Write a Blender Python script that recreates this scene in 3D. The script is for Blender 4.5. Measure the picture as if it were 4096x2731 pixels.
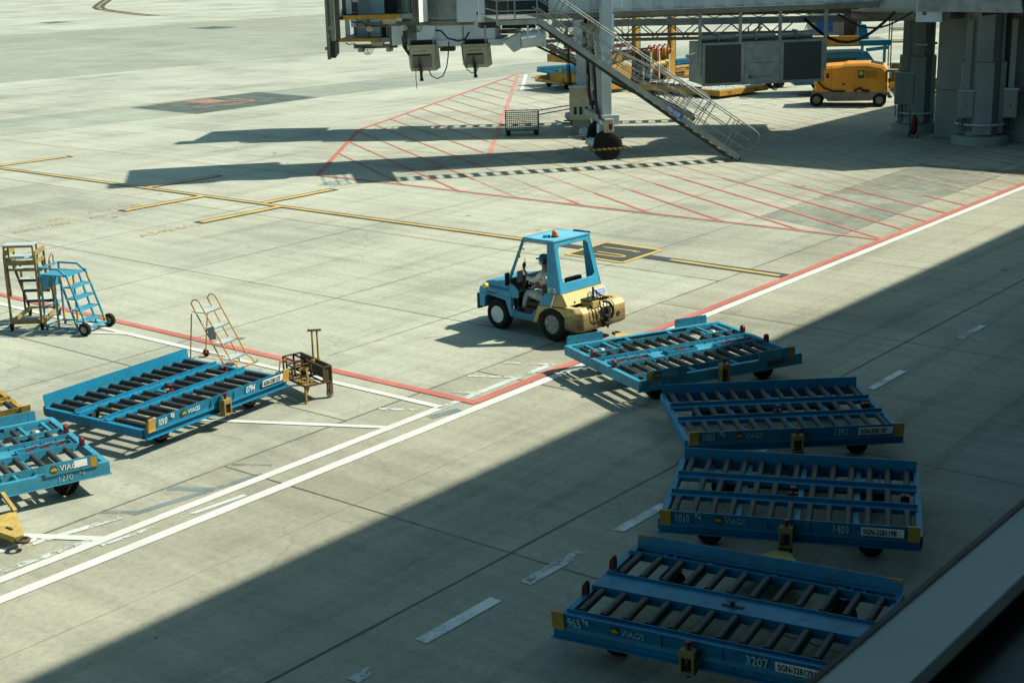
import bpy, bmesh, math, random
from mathutils import Vector, Matrix
R = math.radians
rng = random.Random(7)
for o in list(bpy.data.objects):
    bpy.data.objects.remove(o)
SC = bpy.context.scene
COL = SC.collection

# ------------------------------------------------------------------ camera
CAM_H = 8.2
cd = bpy.data.cameras.new('camera')
cam = bpy.data.objects.new('camera', cd)
COL.objects.link(cam)
cd.sensor_width = 36.0
cd.lens = 51.74
cd.clip_start = 0.1
cd.clip_end = 4000
Rt = Vector((0.62272651, -0.78207426, -0.02390688))
Up = Vector((0.22421565, 0.14909211, 0.96306743))
Fw = Vector((0.74962593, 0.60508792, -0.2681969))
m = Matrix((Rt, Up, -Fw)).transposed().to_4x4()
m.translation = Vector((0, 0, CAM_H))
cam.matrix_world = m
cd.dof.use_dof = True
cd.dof.focus_distance = 31.0
cd.dof.aperture_fstop = 9.0
SC.camera = cam

# ------------------------------------------------------------------ light
SUN = Vector((0.74, -0.60, 1.0)).normalized()      # towards the sun
ELEV = math.asin(SUN.z)
w = bpy.data.worlds.new('World')
SC.world = w
w.use_nodes = True
nt = w.node_tree
bg = nt.nodes['Background']
sky = nt.nodes.new('ShaderNodeTexSky')
sky.sky_type = 'NISHITA'
sky.sun_disc = False
sky.sun_elevation = ELEV
sky.sun_rotation = math.atan2(SUN.x, SUN.y)
sky.air_density = 1.0
sky.dust_density = 1.5
sky.ozone_density = 1.0
tint = nt.nodes.new('ShaderNodeMix'); tint.data_type = 'RGBA'; tint.blend_type = 'MULTIPLY'; tint.inputs[0].default_value = 1.0
tint.inputs[7].default_value = (0.88, 1.22, 1.02, 1)          # the greenish cast of the window glass
nt.links.new(sky.outputs[0], tint.inputs[6]); nt.links.new(tint.outputs[2], bg.inputs[0])
bg.inputs[1].default_value = 0.080
sd = bpy.data.lights.new('sun', 'SUN')
sd.energy = 4.8
sd.angle = R(0.75)
sd.color = (1.0, 0.975, 0.80)
so = bpy.data.objects.new('sun', sd)
COL.objects.link(so)
so.rotation_euler = SUN.to_track_quat('Z', 'Y').to_euler()
SC.view_settings.view_transform = 'Standard'
SC.view_settings.look = 'None'
SC.view_settings.exposure = 0.67
SC.view_settings.gamma = 1.0

# ------------------------------------------------------------------ materials
MAT = {}
def nodes(name):
    mt = bpy.data.materials.new(name)
    mt.use_nodes = True
    t = mt.node_tree
    b = t.nodes['Principled BSDF']
    MAT[name] = mt
    return mt, t, b
def N(t, kind, **kw):
    n = t.nodes.new(kind)
    for k, v in kw.items():
        if k in n.inputs: n.inputs[k].default_value = v
        else: setattr(n, k, v)
    return n
def L(t, a, b): t.links.new(a, b)
def ramp(t, src, stops):
    r = t.nodes.new('ShaderNodeValToRGB')
    e = r.color_ramp.elements
    while len(e) < len(stops): e.new(0.5)
    for i, (p, c) in enumerate(stops):
        e[i].position = p
        e[i].color = (c[0], c[1], c[2], 1) if hasattr(c, '__len__') else (c, c, c, 1)
    L(t, src, r.inputs[0])
    return r
def mix(t, fac, a, b, mode='MIX'):
    n = t.nodes.new('ShaderNodeMix')
    n.data_type = 'RGBA'
    n.blend_type = mode
    for inp, v in ((n.inputs[0], fac), (n.inputs[6], a), (n.inputs[7], b)):
        if isinstance(v, (int, float)): inp.default_value = v
        elif isinstance(v, tuple): inp.default_value = (v[0], v[1], v[2], 1)
        else: L(t, v, inp)
    return n.outputs[2]
def math_(t, op, a, b=None, c=None):
    n = t.nodes.new('ShaderNodeMath')
    n.operation = op
    for i, v in enumerate((a, b, c)):
        if v is None: continue
        if isinstance(v, (int, float)): n.inputs[i].default_value = v
        else: L(t, v, n.inputs[i])
    return n.outputs[0]
def paint(name, col, rough=0.5, dirt=0.35, dcol=(0.10, 0.085, 0.06), scale=5.0, metal=0.0, chips=0.0, ccol=(0.16, 0.07, 0.03), streak=False, bump=0.0):
    col = tuple(c * 0.74 for c in col); dcol = tuple(c * 0.74 for c in dcol); ccol = tuple(c * 0.74 for c in ccol)
    mt, t, b = nodes(name)
    tc = N(t, 'ShaderNodeTexCoord')
    mp = N(t, 'ShaderNodeMapping')
    L(t, tc.outputs['Object'], mp.inputs[0])
    if streak: mp.inputs['Scale'].default_value = (1, 1, 0.18)
    n1 = N(t, 'ShaderNodeTexNoise', Scale=scale, Detail=7.0, Roughness=0.65)
    L(t, mp.outputs[0], n1.inputs['Vector'])
    r1 = ramp(t, n1.outputs[0], [(0.42, 0.0), (0.72, 1.0)])
    f = math_(t, 'MULTIPLY', r1.outputs[0], dirt)
    c = mix(t, f, tuple(col), tuple(dcol))
    n2 = N(t, 'ShaderNodeTexNoise', Scale=scale * 0.35, Detail=3.0)
    L(t, tc.outputs['Object'], n2.inputs['Vector'])
    v = ramp(t, n2.outputs[0], [(0.3, 0.82), (0.7, 1.12)])
    c = mix(t, 1.0, c, v.outputs[0], 'MULTIPLY')
    if chips > 0:
        n3 = N(t, 'ShaderNodeTexNoise', Scale=scale * 3.2, Detail=8.0, Roughness=0.7)
        L(t, mp.outputs[0], n3.inputs['Vector'])
        r3 = ramp(t, n3.outputs[0], [(0.66 - chips, 0.0), (0.69 - chips, 1.0)])
        c = mix(t, r3.outputs[0], c, tuple(ccol))
    L(t, c, b.inputs['Base Color'])
    rr = math_(t, 'MULTIPLY_ADD', n1.outputs[0], 0.35, rough - 0.15)
    L(t, rr, b.inputs['Roughness'])
    b.inputs['Metallic'].default_value = metal
    b.inputs['Specular IOR Level'].default_value = 0.3
    if bump:
        bp = N(t, 'ShaderNodeBump', Strength=bump, Distance=0.01)
        L(t, n1.outputs[0], bp.inputs['Height'])
        L(t, bp.outputs[0], b.inputs['Normal'])
    return mt

BLUE = paint('blue_paint', (0.005, 0.225, 0.42), 0.42, 0.45, (0.03, 0.12, 0.16), 5, chips=0.055, ccol=(0.06, 0.07, 0.06))
BLUE2 = paint('light_blue_paint', (0.05, 0.33, 0.50), 0.45, 0.45, (0.06, 0.17, 0.2), 5, chips=0.06, ccol=(0.06, 0.08, 0.08))
BLUETUG = paint('tractor_blue_paint', (0.055, 0.40, 0.66), 0.36, 0.42, (0.07, 0.20, 0.26), 4.5, chips=0.035, ccol=(0.12, 0.06, 0.04))
BLUESCUFF = paint('scuffed_blue_paint', (0.05, 0.32, 0.48), 0.5, 0.6, (0.12, 0.15, 0.14), 7, chips=0.07, ccol=(0.16, 0.2, 0.2))
CREAM = paint('cream_yellow_paint', (0.66, 0.49, 0.17), 0.36, 0.25, (0.25, 0.19, 0.06), 3, chips=0.0)
CREAMW = paint('worn_yellow_paint', (0.55, 0.44, 0.16), 0.5, 0.75, (0.10, 0.085, 0.05), 6, chips=0.13, ccol=(0.07, 0.06, 0.045), streak=False, bump=0.3)
def grimy(name, col, dark, zlo, zhi):
    mt, t, b = nodes(name)
    tc = N(t, 'ShaderNodeTexCoord'); sp = N(t, 'ShaderNodeSeparateXYZ'); L(t, tc.outputs['Object'], sp.inputs[0])
    mp = N(t, 'ShaderNodeMapping'); mp.inputs['Scale'].default_value = (3, 1.6, 16); L(t, tc.outputs['Object'], mp.inputs[0])
    n1 = N(t, 'ShaderNodeTexNoise', Scale=2.2, Detail=9.0, Roughness=0.72); L(t, mp.outputs[0], n1.inputs['Vector'])
    h = N(t, 'ShaderNodeMapRange'); L(t, sp.outputs[2], h.inputs[0]); h.inputs[1].default_value = zlo; h.inputs[2].default_value = zhi; h.inputs[3].default_value = 0.62; h.inputs[4].default_value = 0.0
    a = math_(t, 'ADD', math_(t, 'MULTIPLY', n1.outputs[0], 0.9), h.outputs[0])
    r = ramp(t, a, [(0.58, 0.0), (0.80, 0.75), (1.0, 0.95)])
    c = mix(t, r.outputs[0], tuple(col), tuple(dark))
    L(t, c, b.inputs['Base Color']); b.inputs['Roughness'].default_value = 0.5
    bp = N(t, 'ShaderNodeBump', Strength=0.2, Distance=0.008); L(t, n1.outputs[0], bp.inputs['Height']); L(t, bp.outputs[0], b.inputs['Normal'])
    return mt
CREAMW = grimy('worn_yellow_block', (0.48, 0.36, 0.13), (0.085, 0.068, 0.035), 0.30, 0.86)
YEL = paint('yellow_paint', (0.62, 0.36, 0.075), 0.5, 0.4, (0.16, 0.09, 0.03), 4, chips=0.02)
YELR = paint('rusty_yellow_paint', (0.52, 0.35, 0.06), 0.6, 0.55, (0.12, 0.07, 0.03), 7, chips=0.10, ccol=(0.10, 0.045, 0.025))
KHAKI = paint('faded_khaki_paint', (0.36, 0.27, 0.095), 0.6, 0.5, (0.10, 0.075, 0.035), 6, chips=0.05)
ORNG = paint('orange_paint', (0.64, 0.27, 0.045), 0.5, 0.3, (0.2, 0.09, 0.03), 9, chips=0.03)
GPUY = paint('orange_yellow_paint', (0.92, 0.38, 0.045), 0.38, 0.2, (0.3, 0.14, 0.03), 2)
OCHRE = paint('ochre_paint', (0.56, 0.30, 0.035), 0.5, 0.4, (0.12, 0.06, 0.02), 3, chips=0.02)
RUST = paint('rusty_steel', (0.085, 0.06, 0.035), 0.7, 0.6, (0.16, 0.08, 0.025), 10, chips=0.06, ccol=(0.22, 0.11, 0.03))
DRED = paint('dark_red_paint', (0.16, 0.018, 0.02), 0.5, 0.4, (0.05, 0.02, 0.02), 12)
ROLL = paint('roller_rubber', (0.036, 0.037, 0.036), 0.55, 0.7, (0.13, 0.12, 0.10), 7)
RUBBER = paint('tyre_rubber', (0.016, 0.016, 0.016), 0.9, 0.4, (0.04, 0.037, 0.03), 7)
BLACK = paint('black_plastic', (0.016, 0.017, 0.018), 0.45, 0.3, (0.05, 0.05, 0.045), 6)
DARK = paint('dark_steel', (0.04, 0.045, 0.045), 0.55, 0.5, (0.09, 0.08, 0.06), 7)
RIM = paint('white_rim_paint', (0.85, 0.90, 0.90), 0.5, 0.25, (0.12, 0.11, 0.09), 14)
RIMD = paint('grimy_rim_paint', (0.42, 0.42, 0.38), 0.6, 0.9, (0.05, 0.04, 0.03), 16, chips=0.05)
GREY = paint('light_grey_paint', (0.62, 0.74, 0.80), 0.42, 0.30, (0.30, 0.31, 0.28), 1.6, streak=True)
GREY2 = paint('grey_steel', (0.36, 0.41, 0.40), 0.5, 0.45, (0.10, 0.10, 0.08), 3)
TAUPE = paint('taupe_underside_paint', (0.27, 0.26, 0.21), 0.6, 0.5, (0.09, 0.08, 0.06), 2)
BEIGE = paint('beige_cabinet_paint', (0.56, 0.52, 0.38), 0.5, 0.35, (0.16, 0.14, 0.10), 4)
WHITE = paint('white_paint', (0.95, 0.97, 0.95), 0.45, 0.15, (0.4, 0.4, 0.35), 3)
GALV = paint('galvanised_steel', (0.42, 0.44, 0.42), 0.42, 0.4, (0.2, 0.2, 0.18), 8, metal=0.5)
CHEQ = None
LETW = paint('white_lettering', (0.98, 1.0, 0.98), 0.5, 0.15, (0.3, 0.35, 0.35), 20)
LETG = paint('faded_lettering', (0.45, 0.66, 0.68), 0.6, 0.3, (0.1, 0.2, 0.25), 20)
LETK = paint('black_lettering', (0.015, 0.015, 0.017), 0.6, 0.1)
PLATEB = paint('plate_blue', (0.03, 0.16, 0.62), 0.4, 0.1)
GOLD = paint('gold_logo', (0.72, 0.42, 0.05), 0.5, 0.1)
CLOTH = paint('grey_uniform_cloth', (0.85, 0.87, 0.80), 0.9, 0.25, (0.2, 0.21, 0.2), 8)
CLOTH2 = paint('grey_trouser_cloth', (0.66, 0.68, 0.62), 0.9, 0.3, (0.16, 0.16, 0.15), 8)
NAVY = paint('navy_cap_cloth', (0.03, 0.13, 0.30), 0.85, 0.1)
SKIN = paint('skin', (0.42, 0.21, 0.12), 0.6, 0.1, (0.2, 0.09, 0.05), 12)
HAIR = paint('black_hair', (0.012, 0.010, 0.009), 0.6, 0.1)
MASKB = paint('mask_cloth', (0.45, 0.85, 0.98), 0.8, 0.1, (0.25, 0.5, 0.6))
CONEO = paint('cone_orange', (0.75, 0.10, 0.03), 0.5, 0.1)
PLAST = paint('worn_white_deck', (0.42, 0.43, 0.39), 0.5, 0.6, (0.22, 0.22, 0.19), 3)
FACADE = paint('terminal_cladding', (0.12, 0.13, 0.13), 0.5, 0.2, (0.2, 0.2, 0.2), 1)
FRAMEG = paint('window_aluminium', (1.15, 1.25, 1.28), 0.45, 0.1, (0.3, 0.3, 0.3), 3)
SPAND = paint('dark_glass_panel', (0.035, 0.055, 0.065), 0.25, 0.1)
DISP = paint('display_glass', (0.02, 0.025, 0.028), 0.12, 0.1)

def glow(name, col, strength):
    mt, t, b = nodes(name)
    b.inputs['Base Color'].default_value = (*col, 1)
    b.inputs['Emission Color'].default_value = (*col, 1)
    b.inputs['Emission Strength'].default_value = strength
    return mt
LAMPR = glow('red_marker_lamp', (1.0, 0.06, 0.02), 4.0)
mt, t, b = nodes('orange_lens'); AMBER = mt
b.inputs['Base Color'].default_value = (0.75, 0.17, 0.03, 1); b.inputs['Roughness'].default_value = 0.2
b.inputs['Coat Weight'].default_value = 0.6
mt, t, b = nodes('yellow_lens'); INDY = mt
b.inputs['Base Color'].default_value = (0.85, 0.42, 0.06, 1); b.inputs['Roughness'].default_value = 0.25

def chequer(name, base, hi, s):
    mt, t, b = nodes(name)
    tc = N(t, 'ShaderNodeTexCoord')
    mp = N(t, 'ShaderNodeMapping')
    mp.inputs['Scale'].default_value = (s, s, s)
    mp.inputs['Rotation'].default_value = (0, 0, R(45))
    L(t, tc.outputs['Object'], mp.inputs[0])
    ck = N(t, 'ShaderNodeTexChecker', Scale=1.0)
    ck.inputs['Color1'].default_value = (*base, 1); ck.inputs['Color2'].default_value = (*hi, 1)
    L(t, mp.outputs[0], ck.inputs['Vector'])
    L(t, ck.outputs['Color'], b.inputs['Base Color'])
    b.inputs['Roughness'].default_value = 0.4
    b.inputs['Metallic'].default_value = 0.25
    return mt
CHEQ = chequer('chequer_plate', (0.34, 0.40, 0.39), (0.62, 0.66, 0.63), 22)
def mesh_mat(name):
    mt, t, b = nodes(name)
    tc = N(t, 'ShaderNodeTexCoord')
    sp = N(t, 'ShaderNodeSeparateXYZ'); L(t, tc.outputs['Object'], sp.inputs[0])
    fs = []
    for ax in (0, 2):
        a = math_(t, 'MULTIPLY', sp.outputs[ax], 22.0)
        a = math_(t, 'FRACT', a)
        fs.append(math_(t, 'LESS_THAN', a, 0.28))
    g = math_(t, 'MAXIMUM', fs[0], fs[1])
    c = mix(t, g, (0.012, 0.016, 0.016), (0.07, 0.08, 0.075))
    L(t, c, b.inputs['Base Color'])
    b.inputs['Roughness'].default_value = 0.6
    return mt
GRILLE = mesh_mat('wire_grille')
def stripes(name, c1, c2, ax, scale, rot):
    mt, t, b = nodes(name)
    tc = N(t, 'ShaderNodeTexCoord')
    sp = N(t, 'ShaderNodeSeparateXYZ'); L(t, tc.outputs['Object'], sp.inputs[0])
    s = math_(t, 'MULTIPLY_ADD', sp.outputs[2], rot, sp.outputs[ax])
    s = math_(t, 'FRACT', math_(t, 'MULTIPLY', s, scale))
    s = math_(t, 'LESS_THAN', s, 0.5)
    L(t, mix(t, s, c1, c2), b.inputs['Base Color'])
    b.inputs['Roughness'].default_value = 0.6
    return mt
HAZ = stripes('hazard_stripes', (0.30, 0.20, 0.03), (0.03, 0.03, 0.028), 0, 5.0, 1.2)

# ground: concrete bays, built from world coordinates of the slabs
def concrete():
    mt, t, b = nodes('apron_concrete')
    geo = N(t, 'ShaderNodeNewGeometry')
    pos = geo.outputs['Position']
    sp = N(t, 'ShaderNodeSeparateXYZ'); L(t, pos, sp.inputs[0])
    X, Y = sp.outputs[0], sp.outputs[1]
    # slab id -> brightness
    ix = math_(t, 'FLOOR', math_(t, 'DIVIDE', math_(t, 'SUBTRACT', X, 17.24), 6.3))
    iy = math_(t, 'FLOOR', math_(t, 'DIVIDE', math_(t, 'SUBTRACT', Y, 17.71), 5.6))
    cmb = N(t, 'ShaderNodeCombineXYZ'); L(t, ix, cmb.inputs[0]); L(t, iy, cmb.inputs[1])
    wn = N(t, 'ShaderNodeTexWhiteNoise'); wn.noise_dimensions = '3D'
    L(t, cmb.outputs[0], wn.inputs['Vector'])
    slab = ramp(t, wn.outputs['Value'], [(0.0, 0.92), (1.0, 1.06)])
    # broad stains
    n1 = N(t, 'ShaderNodeTexNoise', Scale=0.16, Detail=8.0, Roughness=0.62); L(t, pos, n1.inputs['Vector'])
    st = ramp(t, n1.outputs[0], [(0.30, 0.66), (0.50, 0.96), (0.75, 1.09)])
    # brushed streaks across the bays (two directions, stretched)
    mp = N(t, 'ShaderNodeMapping'); mp.inputs['Scale'].default_value = (2.6, 0.22, 1); mp.inputs['Rotation'].default_value = (0, 0, R(3))
    L(t, pos, mp.inputs[0])
    n2 = N(t, 'ShaderNodeTexNoise', Scale=1.0, Detail=6.0, Roughness=0.6); L(t, mp.outputs[0], n2.inputs['Vector'])
    s2 = ramp(t, n2.outputs[0], [(0.28, 0.82), (0.7, 1.09)])
    mp3 = N(t, 'ShaderNodeMapping'); mp3.inputs['Scale'].default_value = (0.10, 1.3, 1); mp3.inputs['Rotation'].default_value = (0, 0, R(-38))
    L(t, pos, mp3.inputs[0])
    n5 = N(t, 'ShaderNodeTexNoise', Scale=1.0, Detail=5.0, Roughness=0.6); L(t, mp3.outputs[0], n5.inputs['Vector'])
    s5 = ramp(t, n5.outputs[0], [(0.30, 0.80), (0.46, 1.0), (0.8, 1.04)])
    # fine grain
    n3 = N(t, 'ShaderNodeTexNoise', Scale=9.0, Detail=9.0, Roughness=0.75); L(t, pos, n3.inputs['Vector'])
    s3 = ramp(t, n3.outputs[0], [(0.25, 0.70), (0.5, 1.0), (0.8, 1.14)])
    # oil spots
    n4 = N(t, 'ShaderNodeTexVoronoi', Scale=0.42); L(t, pos, n4.inputs['Vector'])
    n4b = N(t, 'ShaderNodeTexNoise', Scale=2.5, Detail=4.0); L(t, pos, n4b.inputs['Vector'])
    dd = math_(t, 'MULTIPLY_ADD', n4b.outputs[0], 0.10, n4.outputs['Distance'])
    s4 = ramp(t, dd, [(0.075, 0.38), (0.11, 1.0)])
    n6 = N(t, 'ShaderNodeTexVoronoi', Scale=1.15); L(t, pos, n6.inputs['Vector'])
    s6 = ramp(t, math_(t, 'MULTIPLY_ADD', n4b.outputs[0], 0.06, n6.outputs['Distance']), [(0.045, 0.35), (0.058, 1.0)])
    # hairline crazing
    n7 = N(t, 'ShaderNodeTexVoronoi', Scale=0.33); n7.feature = 'DISTANCE_TO_EDGE'
    wv = N(t, 'ShaderNodeTexNoise', Scale=0.8, Detail=6.0); L(t, pos, wv.inputs['Vector'])
    va = N(t, 'ShaderNodeVectorMath'); va.operation = 'MULTIPLY_ADD'; L(t, wv.outputs['Color'], va.inputs[0]); va.inputs[1].default_value = (1.6, 1.6, 0); L(t, pos, va.inputs[2])
    L(t, va.outputs[0], n7.inputs['Vector'])
    s7a = ramp(t, n7.outputs['Distance'], [(0.0, 0.80), (0.006, 1.0)])
    s7 = ramp(t, mix(t, ramp(t, n1.outputs[0], [(0.46, 0.0), (0.56, 1.0)]).outputs[0], s7a.outputs[0], (1.0, 1.0, 1.0)), [(0.0, 0.0), (1.0, 1.0)])
    # base: tan by the road, pale green grey on the stands, paler far out
    far = ramp(t, math_(t, 'DIVIDE', Y, 100.0), [(0.1765, (0.318, 0.310, 0.245)), (0.1775, (0.355, 0.355, 0.290)), (0.9, (0.375, 0.38, 0.325))])
    far.color_ramp.interpolation = 'LINEAR'
    c = far.outputs[0]
    for s in (slab, st, s2, s5, s3, s4, s6, s7):
        c = mix(t, 1.0, c, s.outputs[0], 'MULTIPLY')
    L(t, c, b.inputs['Base Color'])
    b.inputs['Roughness'].default_value = 0.85
    b.inputs['Specular IOR Level'].default_value = 0.25
    bp = N(t, 'ShaderNodeBump', Strength=0.25, Distance=0.01)
    L(t, n3.outputs[0], bp.inputs['Height']); L(t, bp.outputs[0], b.inputs['Normal'])
    return mt
CONC = concrete()
def worn(name, col, wear=0.5, scale=3.0, soft=0.06, alpha=1.0, dirt=0.12):
    """road paint with holes where it has worn away"""
    col = tuple(c * 0.74 for c in col)
    mt, t, b = nodes(name)
    geo = N(t, 'ShaderNodeNewGeometry'); pos = geo.outputs['Position']
    n1 = N(t, 'ShaderNodeTexNoise', Scale=scale, Detail=9.0, Roughness=0.72); L(t, pos, n1.inputs['Vector'])
    n0 = N(t, 'ShaderNodeTexNoise', Scale=scale * 0.12, Detail=3.0); L(t, pos, n0.inputs['Vector'])
    s = math_(t, 'MULTIPLY_ADD', n0.outputs[0], 0.55, math_(t, 'MULTIPLY', n1.outputs[0], 0.6))
    r = ramp(t, s, [(wear - soft, 0.0), (wear + soft, alpha)])
    n2 = N(t, 'ShaderNodeTexNoise', Scale=1.1, Detail=6.0); L(t, pos, n2.inputs['Vector'])
    v = ramp(t, n2.outputs[0], [(0.3, 1.0 - 2.2 * dirt), (0.65, 1.0)])
    c = mix(t, 1.0, tuple(col), v.outputs[0], 'MULTIPLY')
    L(t, c, b.inputs['Base Color'])
    L(t, r.outputs[0], b.inputs['Alpha'])
    b.inputs['Roughness'].default_value = 0.7
    return mt
PW = worn('white_road_paint', (0.80, 0.81, 0.76), 0.33, 6)
PWF = worn('flaking_white_road_paint', (0.66, 0.70, 0.68), 0.545, 7, 0.03)
PGH = worn('blacked_out_line', (0.24, 0.31, 0.33), 0.52, 5, 0.08, 0.8)
PR = worn('red_road_paint', (0.66, 0.19, 0.15), 0.40, 6, 0.09, 0.90)
PRT = worn('pink_washed_red_paint', (0.78, 0.36, 0.29), 0.46, 4, 0.12, 0.80)
PRF = worn('faded_red_road_paint', (0.66, 0.34, 0.24), 0.55, 3, 0.12, 0.75)
PY = worn('yellow_road_paint', (0.70, 0.47, 0.13), 0.31, 5)
PYF = worn('faded_yellow_road_paint', (0.66, 0.43, 0.14), 0.535, 5, 0.06, 0.8)
PK = worn('black_road_paint', (0.055, 0.065, 0.062), 0.30, 5)
ASP = worn('dark_asphalt', (0.12, 0.15, 0.135), 0.30, 1.2, 0.10, 0.9, 0.2)
ASPL = worn('grey_repair', (0.20, 0.235, 0.21), 0.55, 0.9, 0.16, 0.55, 0.2)
BAND = worn('bluish_bay', (0.41, 0.455, 0.40), 0.46, 0.5, 0.2, 0.5, 0.1)
BANDT = worn('tan_bay', (0.45, 0.47, 0.385), 0.46, 0.3, 0.2, 0.5, 0.1)
JOINT = worn('joint_sealant', (0.10, 0.105, 0.085), 0.40, 1.5, 0.14, 0.85)
JOINTL = worn('faint_joint', (0.20, 0.21, 0.17), 0.50, 1.2, 0.15, 0.6)

# ------------------------------------------------------------------ mesh helpers
class MB:
    def __init__(s): s.v = []; s.f = []; s.sm = []
    def add(s, vs, fs, smooth=False):
        o = len(s.v); s.v += [tuple(v) for v in vs]
        for f in fs: s.f.append([i + o for i in f]); s.sm.append(smooth)
    def box(s, x0, x1, y0, y1, z0, z1, M=None):
        P = [Vector((x, y, z)) for z in (z0, z1) for y in (y0, y1) for x in (x0, x1)]
        if M is not None: P = [M @ p for p in P]
        s.add(P, [(0, 2, 3, 1), (4, 5, 7, 6), (0, 1, 5, 4), (2, 6, 7, 3), (0, 4, 6, 2), (1, 3, 7, 5)])
        return s
    def beam(s, a, b, w, h=None, up=(0, 0, 1)):
        h = w if h is None else h
        a = Vector(a); b = Vector(b); d = (b - a).normalized(); u = Vector(up)
        if abs(d.dot(u)) > 0.98: u = Vector((0, 1, 0))
        r = d.cross(u).normalized(); u = r.cross(d).normalized()
        P = []
        for q in (a, b):
            for i, j in ((-1, -1), (1, -1), (1, 1), (-1, 1)): P.append(q + r * (i * w / 2) + u * (j * h / 2))
        s.add(P, [(0, 3, 2, 1), (4, 5, 6, 7), (0, 1, 5, 4), (1, 2, 6, 5), (2, 3, 7, 6), (3, 0, 4, 7)])
        return s
    def cyl(s, a, b, r, seg=10, r2=None, caps=True):
        r2 = r if r2 is None else r2
        a = Vector(a); b = Vector(b); d = (b - a).normalized()
        u = Vector((0, 0, 1)) if abs(d.z) < 0.9 else Vector((1, 0, 0))
        x = d.cross(u).normalized(); y = d.cross(x).normalized()
        P = []
        for q, rr in ((a, r), (b, r2)):
            for i in range(seg):
                t = 2 * math.pi * i / seg
                P.append(q + x * (rr * math.cos(t)) + y * (rr * math.sin(t)))
        s.add(P, [(i, (i + 1) % seg, seg + (i + 1) % seg, seg + i) for i in range(seg)], True)
        if caps: s.add(P, [tuple(range(seg))[::-1], tuple(range(seg, 2 * seg))])
        return s
    def path(s, pts, r, seg=6, closed=False):
        pts = [Vector(p) for p in pts]; n = len(pts); P = []
        prev = None
        for i, p in enumerate(pts):
            a = pts[i - 1] if (i > 0 or closed) else p
            b = pts[(i + 1) % n] if (i < n - 1 or closed) else p
            d = (b - a).normalized()
            if prev is None:
                u = Vector((0, 0, 1)) if abs(d.z) < 0.9 else Vector((1, 0, 0))
                x = d.cross(u).normalized()
            else:
                x = (prev - d * prev.dot(d)).normalized()
            prev = x; y = d.cross(x)
            for k in range(seg):
                t = 2 * math.pi * k / seg
                P.append(p + x * (r * math.cos(t)) + y * (r * math.sin(t)))
        F = []
        for i in range(n if closed else n - 1):
            j = (i + 1) % n
            for k in range(seg): F.append((i * seg + k, i * seg + (k + 1) % seg, j * seg + (k + 1) % seg, j * seg + k))
        s.add(P, F, True)
        if not closed: s.add(P, [tuple(range(seg))[::-1], tuple(range((n - 1) * seg, n * seg))])
        return s
    def lathe(s, prof, c, axis='y', seg=28):
        """prof = [(radius, offset along axis)]"""
        P = []
        for r, h in prof:
            for i in range(seg):
                t = 2 * math.pi * i / seg; a, b_ = r * math.cos(t), r * math.sin(t)
                if axis == 'y': P.append((c[0] + a, c[1] + h, c[2] + b_))
                elif axis == 'z': P.append((c[0] + a, c[1] + b_, c[2] + h))
                else: P.append((c[0] + h, c[1] + a, c[2] + b_))
        n = len(prof); F = []
        for j in range(n - 1):
            for i in range(seg): F.append((j * seg + i, j * seg + (i + 1) % seg, (j + 1) * seg + (i + 1) % seg, (j + 1) * seg + i))
        s.add(P, F, True)
        s.add(P, [tuple(range(seg)), tuple(range((n - 1) * seg, n * seg))])
        return s
    def prism(s, poly, y0, y1, plane='xz', taper=None):
        """polygon in a plane, extruded along the third axis"""
        n = len(poly); P = []
        for y in (y0, y1):
            for a, b_ in poly:
                if plane == 'xz': P.append((a, y, b_))
                elif plane == 'xy': P.append((a, b_, y))
                else: P.append((y, a, b_))
        s.add(P, [tuple(range(n)), tuple(range(n, 2 * n))[::-1]] + [(i, n + i, n + (i + 1) % n, (i + 1) % n) for i in range(n)])
        return s
    def loft(s, rings, close=True):
        n = len(rings[0]); P = [p for r in rings for p in r]; F = []
        for j in range(len(rings) - 1):
            for i in range(n if close else n - 1):
                k = (i + 1) % n
                F.append((j * n + i, j * n + k, (j + 1) * n + k, (j + 1) * n + i))
        s.add(P, F)
        if close: s.add(P, [tuple(range(n))[::-1], tuple(range((len(rings) - 1) * n, len(rings) * n))])
        return s
    def build_each(s, name, mat, parent=None, bevel=0.0):
        """one object for every separate piece"""
        key = {}; par = list(range(len(s.v)))
        def find(i):
            while par[i] != i: par[i] = par[par[i]]; i = par[i]
            return i
        for i, v in enumerate(s.v):
            k = tuple(round(c, 5) for c in v)
            if k in key: par[find(i)] = find(key[k])
            else: key[k] = i
        for f in s.f:
            for i in f[1:]: par[find(i)] = find(f[0])
        groups = {}
        for f, sm in zip(s.f, s.sm): groups.setdefault(find(f[0]), []).append((f, sm))
        out = []
        for g in groups.values():
            b = MB(); idx = {}
            for f, sm in g:
                for i in f:
                    if i not in idx: idx[i] = len(b.v); b.v.append(s.v[i])
                b.f.append([idx[i] for i in f]); b.sm.append(sm)
            out.append(b.build(name, mat, parent, bevel=bevel))
        return out
    def build(s, name, mat, parent=None, loc=None, bevel=0.0, fix=True):
        me = bpy.data.meshes.new(name)
        me.from_pydata(s.v, [], s.f)
        for p, q in zip(me.polygons, s.sm): p.use_smooth = q
        if fix:
            bm = bmesh.new(); bm.from_mesh(me); bmesh.ops.recalc_face_normals(bm, faces=bm.faces); bm.to_mesh(me); bm.free()
        me.materials.append(mat)
        o = bpy.data.objects.new(name, me); COL.objects.link(o)
        if parent is not None: o.parent = parent
        if loc is not None: o.location = loc
        if bevel:
            bv = o.modifiers.new('bevel', 'BEVEL'); bv.width = bevel; bv.segments = 2; bv.limit_method = 'ANGLE'; bv.angle_limit = R(40)
        return o
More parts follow.
